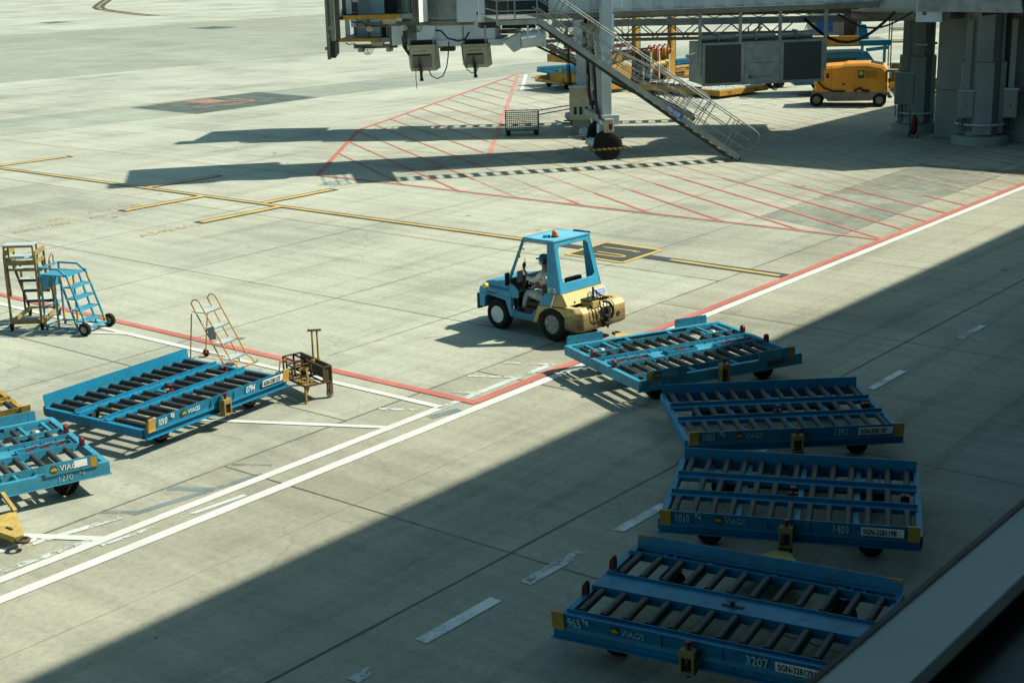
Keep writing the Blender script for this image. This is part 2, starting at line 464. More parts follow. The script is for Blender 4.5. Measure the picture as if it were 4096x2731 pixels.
def thing(name, label, cat, loc=(0, 0, 0), rz=0.0, group=None):
    o = bpy.data.objects.new(name, None); COL.objects.link(o)
    o.empty_display_size = 0.3
    o.location = loc; o.rotation_euler = (0, 0, rz)
    o['label'] = label; o['category'] = cat
    if group: o['group'] = group
    return o
def tag(o, label, cat, group=None):
    o['label'] = label; o['category'] = cat
    if group: o['group'] = group
    return o
def struct(o): o['kind'] = 'structure'; return o
def letters(s, size, mat, parent, loc, rot, name='lettering', extrude=0.002, align='LEFT', sx=1.0, spacing=1.0, shear=0.0, off=0.0):
    c = bpy.data.curves.new(name, 'FONT'); c.body = s; c.size = size; c.extrude = extrude; c.align_x = align
    c.space_character = spacing; c.shear = shear; c.offset = off
    c.materials.append(mat); c.resolution_u = 3
    tmp = bpy.data.objects.new('tmp', c); COL.objects.link(tmp)
    me = bpy.data.meshes.new_from_object(tmp)
    bpy.data.objects.remove(tmp); bpy.data.curves.remove(c)
    me.name = name
    if not me.materials: me.materials.append(mat)
    o = bpy.data.objects.new(name, me); COL.objects.link(o)
    if parent is not None: o.parent = parent
    o.location = loc; o.rotation_euler = rot; o.scale = (sx, 1, 1)
    return o
def arc(cx, cy, r, a0, a1, n):
    return [(cx + r * math.cos(R(a0 + (a1 - a0) * i / n)), cy + r * math.sin(R(a0 + (a1 - a0) * i / n))) for i in range(n + 1)]

# ------------------------------------------------------------------ ground and paint
def sheet(name, quads, z, mat):
    b = MB()
    for i, q in enumerate(quads): b.add([(x, y, z + 0.00035 * (i % 7)) for x, y in q], [tuple(range(len(q)))])
    return struct(b.build(name, mat))
def strip(a, b, w):
    a = Vector(a); b = Vector(b); d = (b - a).normalized(); n = Vector((-d.y, d.x)) * w / 2
    return [tuple(a + n), tuple(a - n), tuple(b - n), tuple(b + n)]
sheet('apron_ground', [[(-900, -600), (1500, -600), (1500, 1500), (-900, 1500)]], 0.0, CONC)
Z1, Z2, Z3, Z4, Z5, Z6 = 0.003, 0.006, 0.009, 0.012, 0.015, 0.018
sheet('bluish_bay_strip', [[(10, 68.5), (120, 53.0), (120, 47.6), (55, 57.0), (46, 57.2), (10, 62.2)]], Z1, BAND)
sheet('tan_bay_strip', [[(30, 84.5), (140, 69.0), (170, 110.0), (60, 127.0)]], Z1, BANDT)
sheet('repair_patch', [[(36.5, 17.75), (49.0, 17.75), (49.0, 20.9), (37.6, 20.9)]], Z1, ASPL)
sheet('asphalt_patch', [[(46.6, 56.95), (54.75, 56.9), (55.2, 62.1), (46.8, 62.45)], [(92.8, 110.0), (96.0, 110.0), (96.1, 113.8), (92.8, 113.9)], [(93.5, 136.7), (96.5, 136.7), (96.1, 139.5), (93.5, 139.5)]], Z1 + .001, ASP)
TYRE = worn('tyre_rubber_trace', (0.17, 0.18, 0.15), 0.58, 1.5, 0.18, 0.17, 0.1)
def track(pts, w=0.22, gap=1.25):
    out = []
    P = [Vector(p) for p in pts]; Q = []
    for i in range(len(P) - 1):
        p0 = P[max(i - 1, 0)]; p1 = P[i]; p2 = P[i + 1]; p3 = P[min(i + 2, len(P) - 1)]
        for k in range(8):
            u = k / 8; Q.append(0.5 * ((2 * p1) + (p2 - p0) * u + (2 * p0 - 5 * p1 + 4 * p2 - p3) * u * u + (3 * p1 - p0 - 3 * p2 + p3) * u ** 3))
    for s in (-gap / 2, gap / 2):
        L_ = []
        for i, q in enumerate(Q):
            d = (Q[min(i + 1, len(Q) - 1)] - Q[max(i - 1, 0)]).normalized(); n = Vector((-d.y, d.x)); L_.append((q + n * (s - w / 2), q + n * (s + w / 2)))
        for a, b_ in zip(L_[:-1], L_[1:]): out.append([tuple(a[0]), tuple(b_[0]), tuple(b_[1]), tuple(a[1])])
    return out
TR = track([(5, 13.5), (14, 13.0), (24, 13.4), (36, 13.0), (50, 12.6)]) + track([(5, 9.4), (16, 9.0), (30, 9.3), (50, 9.0)]) + track([(24, 10.2), (36, 10.6), (50, 11.6)]) + track([(38, 46), (42, 38), (46, 31), (54, 25)])
sheet('tyre_traces', TR, Z1 + .0005, TYRE)
# joints
jr = random.Random(3)
def joint(a, b, w, step=2.0, amp=0.012):
    a = Vector(a); b = Vector(b); n = max(1, int((b - a).length / step)); d = (b - a).normalized(); q = Vector((-d.y, d.x))
    pts = [a + (b - a) * i / n + q * jr.uniform(-amp, amp) for i in range(n + 1)]
    out = []
    for p0, p1 in zip(pts[:-1], pts[1:]):
        ww = w * jr.uniform(0.7, 1.35)
        out.append(strip(p0, p1, ww))
    return out
J1, J2 = [], []
for y in (11.79, 17.71): J1 += joint((2, y), (72, y), 0.030)
J1 += joint((20, 20.92), (72, 20.92), 0.018)
J1 += joint((2, 24.3), (72, 24.3), 0.018)
for y in (29.83, 35.25, 40.52, 46.0, 51.6, 57.1, 62.7): (J1 if y < 36 else J2).extend(joint((2, y), (110, y), 0.020))
for y in (8.6, 14.8, 27.0): J2 += joint((2, y), (60, y), 0.010)
for x in (14.47, 20.87, 27.31, 33.7, 40.1, 46.5): J1 += joint((x, 5), (x, 17.7), 0.022 if x < 30 else 0.016)
for x in (10.94, 17.24, 23.58, 29.9, 36.15, 42.5, 48.8, 55.1, 61.3, 69.9): (J1 if x < 45 else J2).extend(joint((x, 17.7), (x, 150), 0.024 if x < 45 else 0.03, 5))
for x in (20.4, 26.7, 33.0, 39.3): J2 += joint((x, 21), (x, 80), 0.010, 5)
sheet('slab_joint_lines', J1, Z2, JOINT)
sheet('faint_slab_joint_lines', J2, Z2, JOINTL)
# white
Wq = [strip((-5, 16.25), (75, 16.25), 0.20), strip((18.66, 16.80), (-5, 16.80), 0.18)]
Wq += [strip((18.75, 16.84), (18.77, 40), 0.15), strip((15.0, 21.4), (17.4, 16.80), 0.13), strip((10.0, 19.4), (11.45, 16.85), 0.16)]
Wq += [strip((16.9, 29.4), (18.8, 25.75), 0.13), strip((10.0, 17.72), (10.9, 17.62), 0.10)]
Wq += [strip((69.6, 54.6), (61.9, 48.9), 0.20), strip((61.9, 48.9), (62.3, 20.5), 0.17), strip((65.6, 36.2), (67.5, 31.0), 0.14), strip((69.6, 54.6), (73.5, 46.0), 0.12)]
Wd = [strip((11.78, 11.03), (13.21, 11.03), 0.19), strip((15.93, 11.02), (17.15, 11.02), 0.17), strip((24.0, 11.0), (25.4, 11.0), 0.15), strip((28.1, 11.0), (29.35, 11.0), 0.15), strip((19.95, 11.0), (21.2, 11.0), 0.15), strip((32.2, 11.0), (33.4, 11.0), 0.15), strip((36.2, 11.0), (37.4, 11.0), 0.15)]
sheet('white_road_lines', Wq, Z4, PW)
sheet('white_lane_dashes', Wd, Z4, worn('scuffed_white_paint', (0.95, 1.0, 1.0), 0.50, 3.6, 0.10, 0.95))
sheet('worn_white_road_lines', [strip((18.66, 16.80), (22.2, 16.80), 0.16), strip((18.05, 17.68), (18.5, 16.88), 0.10), strip((19.35, 17.62), (19.75, 16.84), 0.10), strip((20.5, 17.66), (20.95, 16.84), 0.10), strip((21.57, 17.64), (22.0, 16.86), 0.10),
     strip((9.0, 17.12), (11.3, 16.93), 0.14), strip((10.3, 17.6), (12.35, 17.25), 0.13), strip((11.3, 16.66), (13.8, 16.45), 0.09), strip((13.8, 11.02), (15.05, 11.02), 0.19), strip((10.6, 11.02), (10.95, 11.02), 0.19),
     strip((88.0, 124.5), (88.7, 124.4), 0.2), strip((85.0, 124.9), (85.8, 124.8), 0.2), strip((91.1, 123.9), (91.8, 123.8), 0.2)], Z3, PWF)
sheet('blacked_out_lines', [strip((13.3, 17.68), (13.68, 17.02), 0.17), strip((12.1, 17.72), (12.42, 17.2), 0.13), strip((12.3, 17.25), (14.6, 16.93), 0.14), strip((14.6, 17.66), (14.95, 17.1), 0.10), strip((18.2, 16.6), (18.85, 16.45), 0.2)], Z2 + .001, PGH)
sheet('far_road_lines', [strip((60, 134.6), (150, 120.4), 0.28), strip((60, 126.0), (150, 111.1), 0.28)], Z3, PWF)
# red
Rq = [strip((19.32, 16.50), (75, 16.50), 0.20), strip((19.3, 16.42), (19.34, 45), 0.20)]
Rq += [strip((69.4, 55.1), (46.1, 45.5), 0.17), strip((46.1, 45.5), (36.27, 38.0), 0.18), strip((36.27, 38.05), (36.38, 35.6), 0.16), strip((36.36, 35.6), (36.33, 16.6), 0.13), strip((36.4, 27), (36.4, 26.9), 0.1)]
sheet('washed_red_line', [strip((69.5, 55.1), (43.0, 35.6), 0.21)], Z4 + .0005, PRT)
sheet('red_boundary_lines', Rq, Z5, PR)
HP = [Vector(p) for p in ((69.4, 55.1), (46.1, 45.5), (36.27, 38.0), (36.35, 16.55), (66, 16.55), (66, 40))]
def clip_line(c):
    d = Vector((0.5, 0.866)); nrm = Vector((0.866, -0.5)); hits = []
    for i in range(len(HP)):
        p, q = HP[i], HP[(i + 1) % len(HP)]
        a, b_ = p.dot(nrm) - c, q.dot(nrm) - c
        if a * b_ < 0: hits.append((p + (q - p) * (a / (a - b_))).dot(d))
    hits.sort()
    return [(nrm * c + d * h) for h in hits[:2]] if len(hits) >= 2 else None
Hn, Hf, Hc = [], [], []
for i in range(34):
    c = 14.52 + 1.252 * i
    s = clip_line(c)
    if not s: continue
    a, b_ = s; seg = (b_ - a); n = max(1, int(seg.length / 1.0))
    for k in range(n):
        p, q = a + seg * k / n, a + seg * (k + 1) / n
        m_ = (p + q) / 2
        # fresh paint on the side of the stand line, old paint beyond it
        fresh = (m_.x < 43.5 + (m_.y - 16) * -0.05 and m_.y < 27) or m_.x - 43.0 < (m_.y - 35.6) * 1.36 - 0.2
        (Hn if fresh else Hf).append(strip(p, q, 0.085 if m_.y > 33 else 0.11))
for i in range(26):
    s = clip_line(15.15 + 1.252 * i)
    if s and i > 6:
        a, b_ = s; seg = b_ - a
        a2 = a + seg * 0.12 if i % 2 else a; b2 = a + seg * (0.55 if i % 3 else 0.8)
        Hc.append(strip(a2, b2, 0.11))
sheet('red_hatching', Hn, Z4 + .001, PR)
sheet('faded_red_hatching', Hf, Z3, PRF)
sheet('pale_old_hatching', Hc, Z3 - .001, worn('old_pale_paint', (0.70, 0.60, 0.48), 0.54, 3, 0.12, 0.7))
sheet('red_hydrant_square', [[(49.7, 60.2), (51.2, 59.8), (51.5, 61.8), (49.9, 62.0)]] + [strip(a, b_, 0.22) for a, b_ in (((48.6, 62.6), (52.2, 62.7)), ((52.2, 62.7), (52.1, 58.95)), ((52.1, 58.95), (48.6, 59.0)), ((48.6, 59.0), (48.6, 62.6)), ((49.3, 62.2), (51.8, 59.4)))], Z4, PRF)
sheet('red_specks', [strip((22.1, 20.2), (22.45, 19.95), 0.06), strip((21.3, 20.9), (21.55, 20.8), 0.04), strip((13.0, 18.35), (13.1, 18.33), 0.05), strip((23.4, 15.3), (27.0, 16.3), 0.05)], Z4, PRF)
# yellow with black borders
Yq = [strip((31.3, 200), (31.28, 24.6), 0.15), strip((31.25, 19.95), (31.15, 16.75), 0.15)]
Kq = [strip((31.3, 200), (31.28, 24.4), 0.36), strip((31.28, 24.4), (31.25, 22.5), 0.40), strip((31.25, 20.85), (31.2, 16.6), 0.42)]
stubs = [((31.4, 50.6), (34.5, 50.3)), ((31.4, 41.3), (34.3, 41.1)), ((31.2, 38.2), (28.15, 38.3)), ((31.4, 35.45), (34.35, 35.35)), ((31.2, 34.5), (28.15, 34.6))]
for a, b_ in stubs:
    Yq.append(strip(a, b_, 0.26))
    d = (Vector(b_) - Vector(a)).normalized() * 0.14
    Kq.append(strip(a, Vector(b_) + d, 0.46))
bx = [(30.35, 22.6), (32.15, 22.6), (32.1, 20.77), (30.3, 20.77)]
Kq.append(bx)
for i in range(4): Yq.append(strip(bx[i], bx[(i + 1) % 4], 0.13))
Yq += [strip((31.61, 22.3), (31.63, 21.25), 0.075), strip((31.55, 21.3), (31.62, 21.12), 0.08)]
up = [(31.05, 22.1), (31.03, 21.35), (31.0, 21.2), (30.93, 21.13), (30.84, 21.17), (30.79, 21.35), (30.79, 22.05)]
for a, b_ in zip(up[:-1], up[1:]): Yq.append(strip(a, b_, 0.075))
sheet('black_line_borders', Kq, Z3 + .001, PK)
sheet('yellow_guide_lines', Yq, Z5, PY)
def poly_strip(pts, w): return [strip(a, b_, w) for a, b_ in zip(pts[:-1], pts[1:])]
cv = [(135.3, 183.4), (125, 171), (119.0, 163.5), (115.5, 158), (112.0, 150), (109.2, 143), (107.55, 137.4), (107.0, 120), (106.3, 90)]
sheet('taxi_curve_border', poly_strip(cv[:7], 1.5), Z3, PK)
sheet('taxi_curve_line', poly_strip(cv, 0.45) + poly_strip([(106.4, 200), (107.6, 137)], 0.3) + poly_strip([(118.5, 163), (124, 163.5), (140, 168)], 0.5), Z5, PYF)
for s, x, y, sz, mt in (('A340-600', 25.75, 34.3, 0.55, PYF), ('A340-500', 26.7, 38.0, 0.50, PYF), ('A340-500', 27.2, 38.75, 0.50, PYF), ('A321-200', 24.0, 38.0, 0.50, PYF), ('A330-300', 24.3, 38.75, 0.50, PYF),
                         ('A321-200', 35.7, 41.0, 0.55, PW), ('B787', 34.7, 35.5, 0.5, PYF), ('B777', 34.9, 50.2, 0.5, PYF), ('HYDR', 49.6, 58.35, 0.55, PY)):
    o = letters(s, sz, mt, None, (x, y, Z5 + .001), (0, 0, R(-1)), name='painted_ground_lettering', extrude=0.0)
    struct(o)
sheet('blue_worn_paint', [[(34.6, 36.35), (35.3, 36.0), (36.2, 36.3), (35.6, 36.75)]], Z2, worn('worn_pale_blue', (0.36, 0.52, 0.58), 0.5, 2, 0.12, 0.7))

# ------------------------------------------------------------------ pallet dollies
WHEEL_ME = {}
def shared(o, key):
    """keep one mesh for repeats"""
    WHEEL_ME.setdefault(key, o.data)
    return o
def put(key, maker, name, mat, parent, loc, rot=None, bevel=0):
    """one mesh datablock per key, one object per call"""
    if key not in WHEEL_ME:
        mb = maker(); o = mb.build(name, mat, parent); WHEEL_ME[key] = o.data
    else:
        o = bpy.data.objects.new(name, WHEEL_ME[key]); COL.objects.link(o); o.parent = parent
    o.location = loc
    if rot: o.rotation_euler = rot
    return o
def lotus(parent, x, y, z, s):
    b = MB()
    pts = [(0.5 * s * math.cos(t * math.pi / 8) * 1.0, 0.5 * s * math.sin(t * math.pi / 8)) for t in range(16)]
    bk = b.prism([(x + p[0], z + p[1] * 0.95) for p in pts], y - 0.001, y + 0.001).build('logo_disc', DARK, parent)
    b = MB()
    for k, ang in enumerate((-62, -31, 0, 31, 62)):
        L_ = s * (0.62 if k == 2 else 0.58); wd = s * 0.13; a = R(90 - ang)
        ox, oz = x, z - 0.22 * s
        ca, sa = math.cos(a), math.sin(a)
        q = [(0, 0), (0.4 * L_, wd), (L_, 0), (0.4 * L_, -wd)]
        b.prism([(ox + p * ca - r * sa, oz + p * sa + r * ca) for p, r in q], y - 0.005 - 0.0006 * k, y - 0.003 - 0.0006 * k)
    b.build('logo', GOLD, parent)
def wheel_maker(r, w):
    def f():
        return MB().lathe([(r * 0.45, -w * 0.35), (r * 0.8, -w / 2), (r, -w * 0.32), (r, w * 0.32), (r * 0.8, w / 2), (r * 0.45, w * 0.35)], (0, 0, 0), 'y', 22)
    return f
def drawbar(t, base, target_local, mat, W=1.15, z0=0.28, z1=0.22):
    """triangular tow bar from the frame to its eye"""
    b0 = Vector(base); e = Vector(target_local); d = (e - b0); Ln = d.length; d.normalize(); n = Vector((-d.y, d.x))
    P = lambda u, v: b0 + d * u + n * v
    b = MB()
    ring = [(0.0, W / 2), (Ln * 0.12, W / 2), (Ln - 0.14, 0.085), (Ln - 0.14, -0.085), (Ln * 0.12, -W / 2), (0.0, -W / 2)]
    top = [(*P(u, v), z0 + (z1 - z0) * u / Ln + 0.03) for u, v in ring]; bot = [(x, y, z - 0.06) for x, y, z in top]
    b.loft([bot, top])
    o = b.build('drawbar', mat, t, bevel=0.008)
    c = P(Ln, 0)
    MB().path([(c.x + 0.075 * math.cos(a), c.y + 0.075 * math.sin(a), z1) for a in [i * math.pi / 6 for i in range(12)]], 0.024, 8, True).build('tow_eye', RUST if mat is not CREAM else DARK, o)
    MB().beam((*P(0.02, -W / 2 - .02), z0), (*P(0.02, W / 2 + .02), z0), 0.05).build('pivot_bar', mat, o)
    return o
def hitch(t, x, y, mat=KHAKI, z0=0.26, z1=0.60):
    b = MB(); b.box(x - 0.09, x + 0.09, y - 0.14, y - 0.005, z0, z0 + 0.03); b.box(x - 0.09, x + 0.09, y - 0.14, y - 0.005, z1 - 0.14, z1 - 0.05)
    b.box(x - 0.09, x - 0.06, y - 0.138, y - 0.007, z0 + 0.03, z1 - 0.14); b.box(x + 0.06, x + 0.09, y - 0.138, y - 0.007, z0 + 0.03, z1 - 0.14)
    o = b.build('hitch_box', mat, t, bevel=0.006)
    MB().cyl((x, y - 0.08, z0 - 0.05), (x, y - 0.08, z1 + 0.04), 0.022, 10).cyl((x, y - 0.08, z1 + 0.02), (x, y - 0.08, z1 + 0.05), 0.045, 12).build('hitch_pin', DRED, o)
LANES1 = ((0.13, 0.93), (1.11, 1.66), (1.84, 2.52))
def dolly3(name, label, loc, ang, col, col2, texts, target=None, group=None, tipmat=CREAM, near_bar=False, lotus_on=True, lettermat=LETG, full=True):
    """three roller lanes between two long beams, guide panels along both long sides"""
    t = thing(name, label, 'dolly', (*loc, 0), R(ang), group)
    FZ = 0.66 if lettermat is LETW else 0.60
    L_ = 3.38
    b = MB()
    b.box(-0.02, L_ + 0.02, 0.04, 0.10, 0.31, 0.455); b.box(-0.04, L_ + 0.04, -0.03, 0.10, 0.295, 0.31); b.box(-0.02, L_ + 0.02, -0.01, 0.04, 0.44, 0.452)
    b.box(-0.02, L_ + 0.02, 2.52, 2.60, 0.30, 0.455)
    b.box(-0.055, 0.03, 0.10, 2.52, 0.30, 0.45); b.box(L_ - 0.03, L_ + 0.055, 0.10, 2.52, 0.30, 0.45)
    for x in (0.99, 1.79, 2.57): MB().box(x - 0.035, x + 0.035, 0.10, 2.52, 0.36, 0.40).build('cross_member', col2 if col2 is not BLUE else BLUE2, t)
    for x in (0.38, 2.92):
        b.box(x - 0.2, x + 0.2, 2.14, 2.17, 0.34, 0.38); b.box(x - 0.06, x - 0.03, 2.17, 2.52, 0.34, 0.38); b.box(x + 0.05, x + 0.08, 2.17, 2.52, 0.34, 0.38)
        b.box(x - 0.25, x + 0.25, 0.28, 0.31, 0.34, 0.38)
    b.build('chassis', col, t, bevel=0.004)
    for y0, y1 in ((0.955, 1.09), (1.68, 1.82)):
        b = MB(); b.box(0.0, L_, y0, y1 - 0.03, 0.455, 0.467); b.box(0.0, L_, y0, y0 + 0.012, 0.40, 0.455); b.box(0.0, L_, y1 - 0.03, y1 - 0.016, 0.40, 0.52)
        for i in range(13):
            x = 0.13 + i * 0.26; b.cyl((x, y1 - 0.035, 0.49), (x, y1 - 0.03, 0.49), 0.018, 6)
        b.build('lane_beam', col2, t)
    # guide panels
    pn = MB(); pn.prism([(0.0, 0.40), (0.015, 0.455), (-0.02, 0.625), (-0.035, 0.625), (0.0, 0.455), (-0.014, 0.40)], 0.0, L_, 'yz')
    near = pn.build('guide_panel', col, t)
    for x in (0.0, L_ - 0.13):
        MB().prism([(0.018, 0.41), (0.02, 0.47), (-0.012, 0.635), (-0.052, 0.635), (-0.02, 0.455), (-0.022, 0.41)], x - 0.012, x + 0.142, 'yz').build('corner_plate', YEL if col is not YELR else YELR, near)
    fp = MB(); fp.prism([(2.54, 0.44), (2.555, 0.455), (2.585, FZ), (2.568, FZ), (2.535, 0.455)], -0.01, L_ + 0.01, 'yz')
    fp.build('guide_panel', col, t)
    for x in (1.16, 1.95, 1.36):
        pass
    b = MB()
    for x in (1.42, 1.98): b.box(x - 0.006, x + 0.006, -0.034, -0.016, 0.455, 0.61)
    b.build_each('panel_rib', col, near)
    # rollers
    rm = {}
    for k, (y0, y1) in enumerate(LANES1):
        ys, ye = y0 + 0.02, y1 - 0.02
        for i in range(13):
            if k == 1 and i in (0, 6, 12): continue
            ln = ye - ys
            put('roller%.2f' % ln, lambda ln=ln: MB().cyl((0, 0, 0), (0, ln, 0), 0.048, 12).cyl((0, -0.02, 0), (0, ln + 0.02, 0), 0.014, 6), 'roller', ROLL, t, (0.13 + i * 0.26 + rng.uniform(-.006, .006), ys, 0.455))
    # middle stop lever
    MB().box(1.62, 1.76, 1.22, 1.28, 0.40, 0.50).cyl((1.69, 1.25, 0.46), (1.69, 1.25, 0.58), 0.018, 8).box(1.65, 1.73, 1.2, 1.3, 0.575, 0.59).build('stop_lever', DRED, t)
    MB().box(3.16, 3.28, 1.40, 1.52, 0.40, 0.49).box(3.19, 3.23, 1.36, 1.40, 0.44, 0.52).build('stop_lever', DRED, t)
    MB().path([(0.9 + 0.12 * i, 1.075 + 0.008 * math.sin(i * 1.7), 0.425 + 0.02 * math.sin(i * 1.1)) for i in range(16)], 0.007, 5).build('brake_cable', DARK, t)
    for x in (0.62, 2.78):
        for y in (0.42, 2.18):
            put('dwheel', wheel_maker(0.175, 0.15), 'wheel', RUBBER, t, (x, y, 0.175))
            put('dfork', lambda: MB().box(-0.05, 0.05, -0.11, -0.09, -0.02, 0.16).box(-0.05, 0.05, 0.09, 0.11, -0.02, 0.16).box(-0.09, 0.09, -0.11, 0.11, 0.13, 0.16), 'wheel_fork', DARK, t, (x, y, 0.175))
    for y in (0.42, 2.18)[1:]:
        MB().beam((0.62, y, 0.2), (2.78, y, 0.2), 0.05).build('axle', DARK, t)
    for s, x, z, sz, mt, sx in texts:
        yy = -0.012 - 0.0
        rot = (R(90 + 11.6), 0, 0)
        if s == '#plate':
            continue
        letters(s, sz * 1.1, mt, near, (x, -0.0085 - (z - 0.455) * 0.206 - 0.012, z), rot, sx=sx, off=0.0035)
    if lotus_on:
        lo = thing_part('logo_badge', near, (0.78, -0.0335, 0.54), (R(11.6), 0, 0))
        lotus(lo, 0, 0, 0, 0.115)
        letters('VIAGS', 0.115, lettermat, near, (0.86, -0.034, 0.50), (R(101.6), 0, 0), sx=0.92)
    if 'plate' in [q[0] for q in texts]: pass
    if near_bar: pass
    hitch(t, 1.68, -0.03)
    if target is not None:
        c, s = math.cos(R(ang)), math.sin(R(ang)); dx, dy = target[0] - loc[0], target[1] - loc[1]
        drawbar(t, (1.69, 2.58), (dx * c + dy * s, -dx * s + dy * c), tipmat)
    return t, near
def thing_part(name, parent, loc, rot):
    o = bpy.data.objects.new(name, None); COL.objects.link(o); o.parent = parent; o.location = loc; o.rotation_euler = rot
    o.empty_display_size = 0.05
    return o
def number_plate(near, s, x, z, w_, h, base, ink, tilt=11.6, y0=-0.034, sz=None, sxs=0.62):
    o = MB().box(0, w_, -0.003, 0.003, 0, h).build('number_plate', base, near, (x, y0, z)); o.rotation_euler = (R(tilt), 0, 0)
    letters(s, (sz or h * 0.95), ink, o, (w_ * 0.05, -0.005, h * 0.17), (R(90), 0, 0), sx=sxs, off=0.0015)
    return o
PLATEW = paint('plate_white', (0.90, 0.95, 0.92), 0.5, 0.2, (0.3, 0.32, 0.3), 9)
def hitch_world(loc, ang, x=1.68, y=-0.12):
    c, s = math.cos(R(ang)), math.sin(R(ang)); return (loc[0] + c * x - s * y, loc[1] + s * x + c * y)
GD = 'roller pallet dollies on the apron'
PA = ((20.7, 13.79), -25.0); PB = ((18.6, 11.5), -47.8); PC = ((15.68, 10.14), -65.3); PD = ((12.38, 9.47), -79.1)
P1 = ((14.07, 19.08), 4.8)
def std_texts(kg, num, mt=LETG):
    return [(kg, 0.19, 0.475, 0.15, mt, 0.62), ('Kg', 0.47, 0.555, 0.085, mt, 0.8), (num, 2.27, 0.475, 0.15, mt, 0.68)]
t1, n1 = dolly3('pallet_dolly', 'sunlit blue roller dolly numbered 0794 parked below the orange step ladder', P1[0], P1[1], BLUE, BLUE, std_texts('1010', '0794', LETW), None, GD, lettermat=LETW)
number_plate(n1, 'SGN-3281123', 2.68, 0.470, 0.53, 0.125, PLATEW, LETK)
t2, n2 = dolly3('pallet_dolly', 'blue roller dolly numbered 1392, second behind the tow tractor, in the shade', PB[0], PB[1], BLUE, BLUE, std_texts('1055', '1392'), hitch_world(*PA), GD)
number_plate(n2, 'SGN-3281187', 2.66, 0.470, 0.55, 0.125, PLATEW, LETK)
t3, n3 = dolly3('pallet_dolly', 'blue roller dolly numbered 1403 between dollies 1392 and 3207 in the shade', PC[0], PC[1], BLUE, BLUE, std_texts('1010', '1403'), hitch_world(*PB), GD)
number_plate(n3, 'SGN-3281198', 2.64, 0.470, 0.55, 0.125, PLATEW, LETK)
PF = ((10.19, 22.40), -16.0)
t4, n4 = dolly3('pallet_dolly', 'rusty yellow roller dolly cut by the left edge behind a blue dolly', PF[0], PF[1], YELR, YELR, [('334', 2.62, 0.475, 0.15, LETG, 0.7)], None, GD, lotus_on=False)
for nm, lb, loc, an, cc in (('pallet_dolly', 'bright blue roller dolly far off behind the bridge wheels, beside a yellow dolly', (67.5, 50.6), -24, BLUE), ('pallet_dolly', 'yellow roller dolly far off between the bridge legs and a blue dolly', (63.2, 47.2), -20, YEL),
                             ('pallet_dolly', 'blue roller dolly parked behind the cargo loader posts', (74.3, 46.2), -18, BLUE), ('pallet_dolly', 'yellow roller dolly beside the right post of the cargo loader', (69.6, 43.6), -10, YEL),
                             ('pallet_dolly', 'dull yellow roller dolly behind the ground power unit, mostly hidden', (68.2, 30.9), -62, OCHRE)):
    dolly3(nm, lb, loc, an, cc, cc, [], None, GD, lotus_on=False)

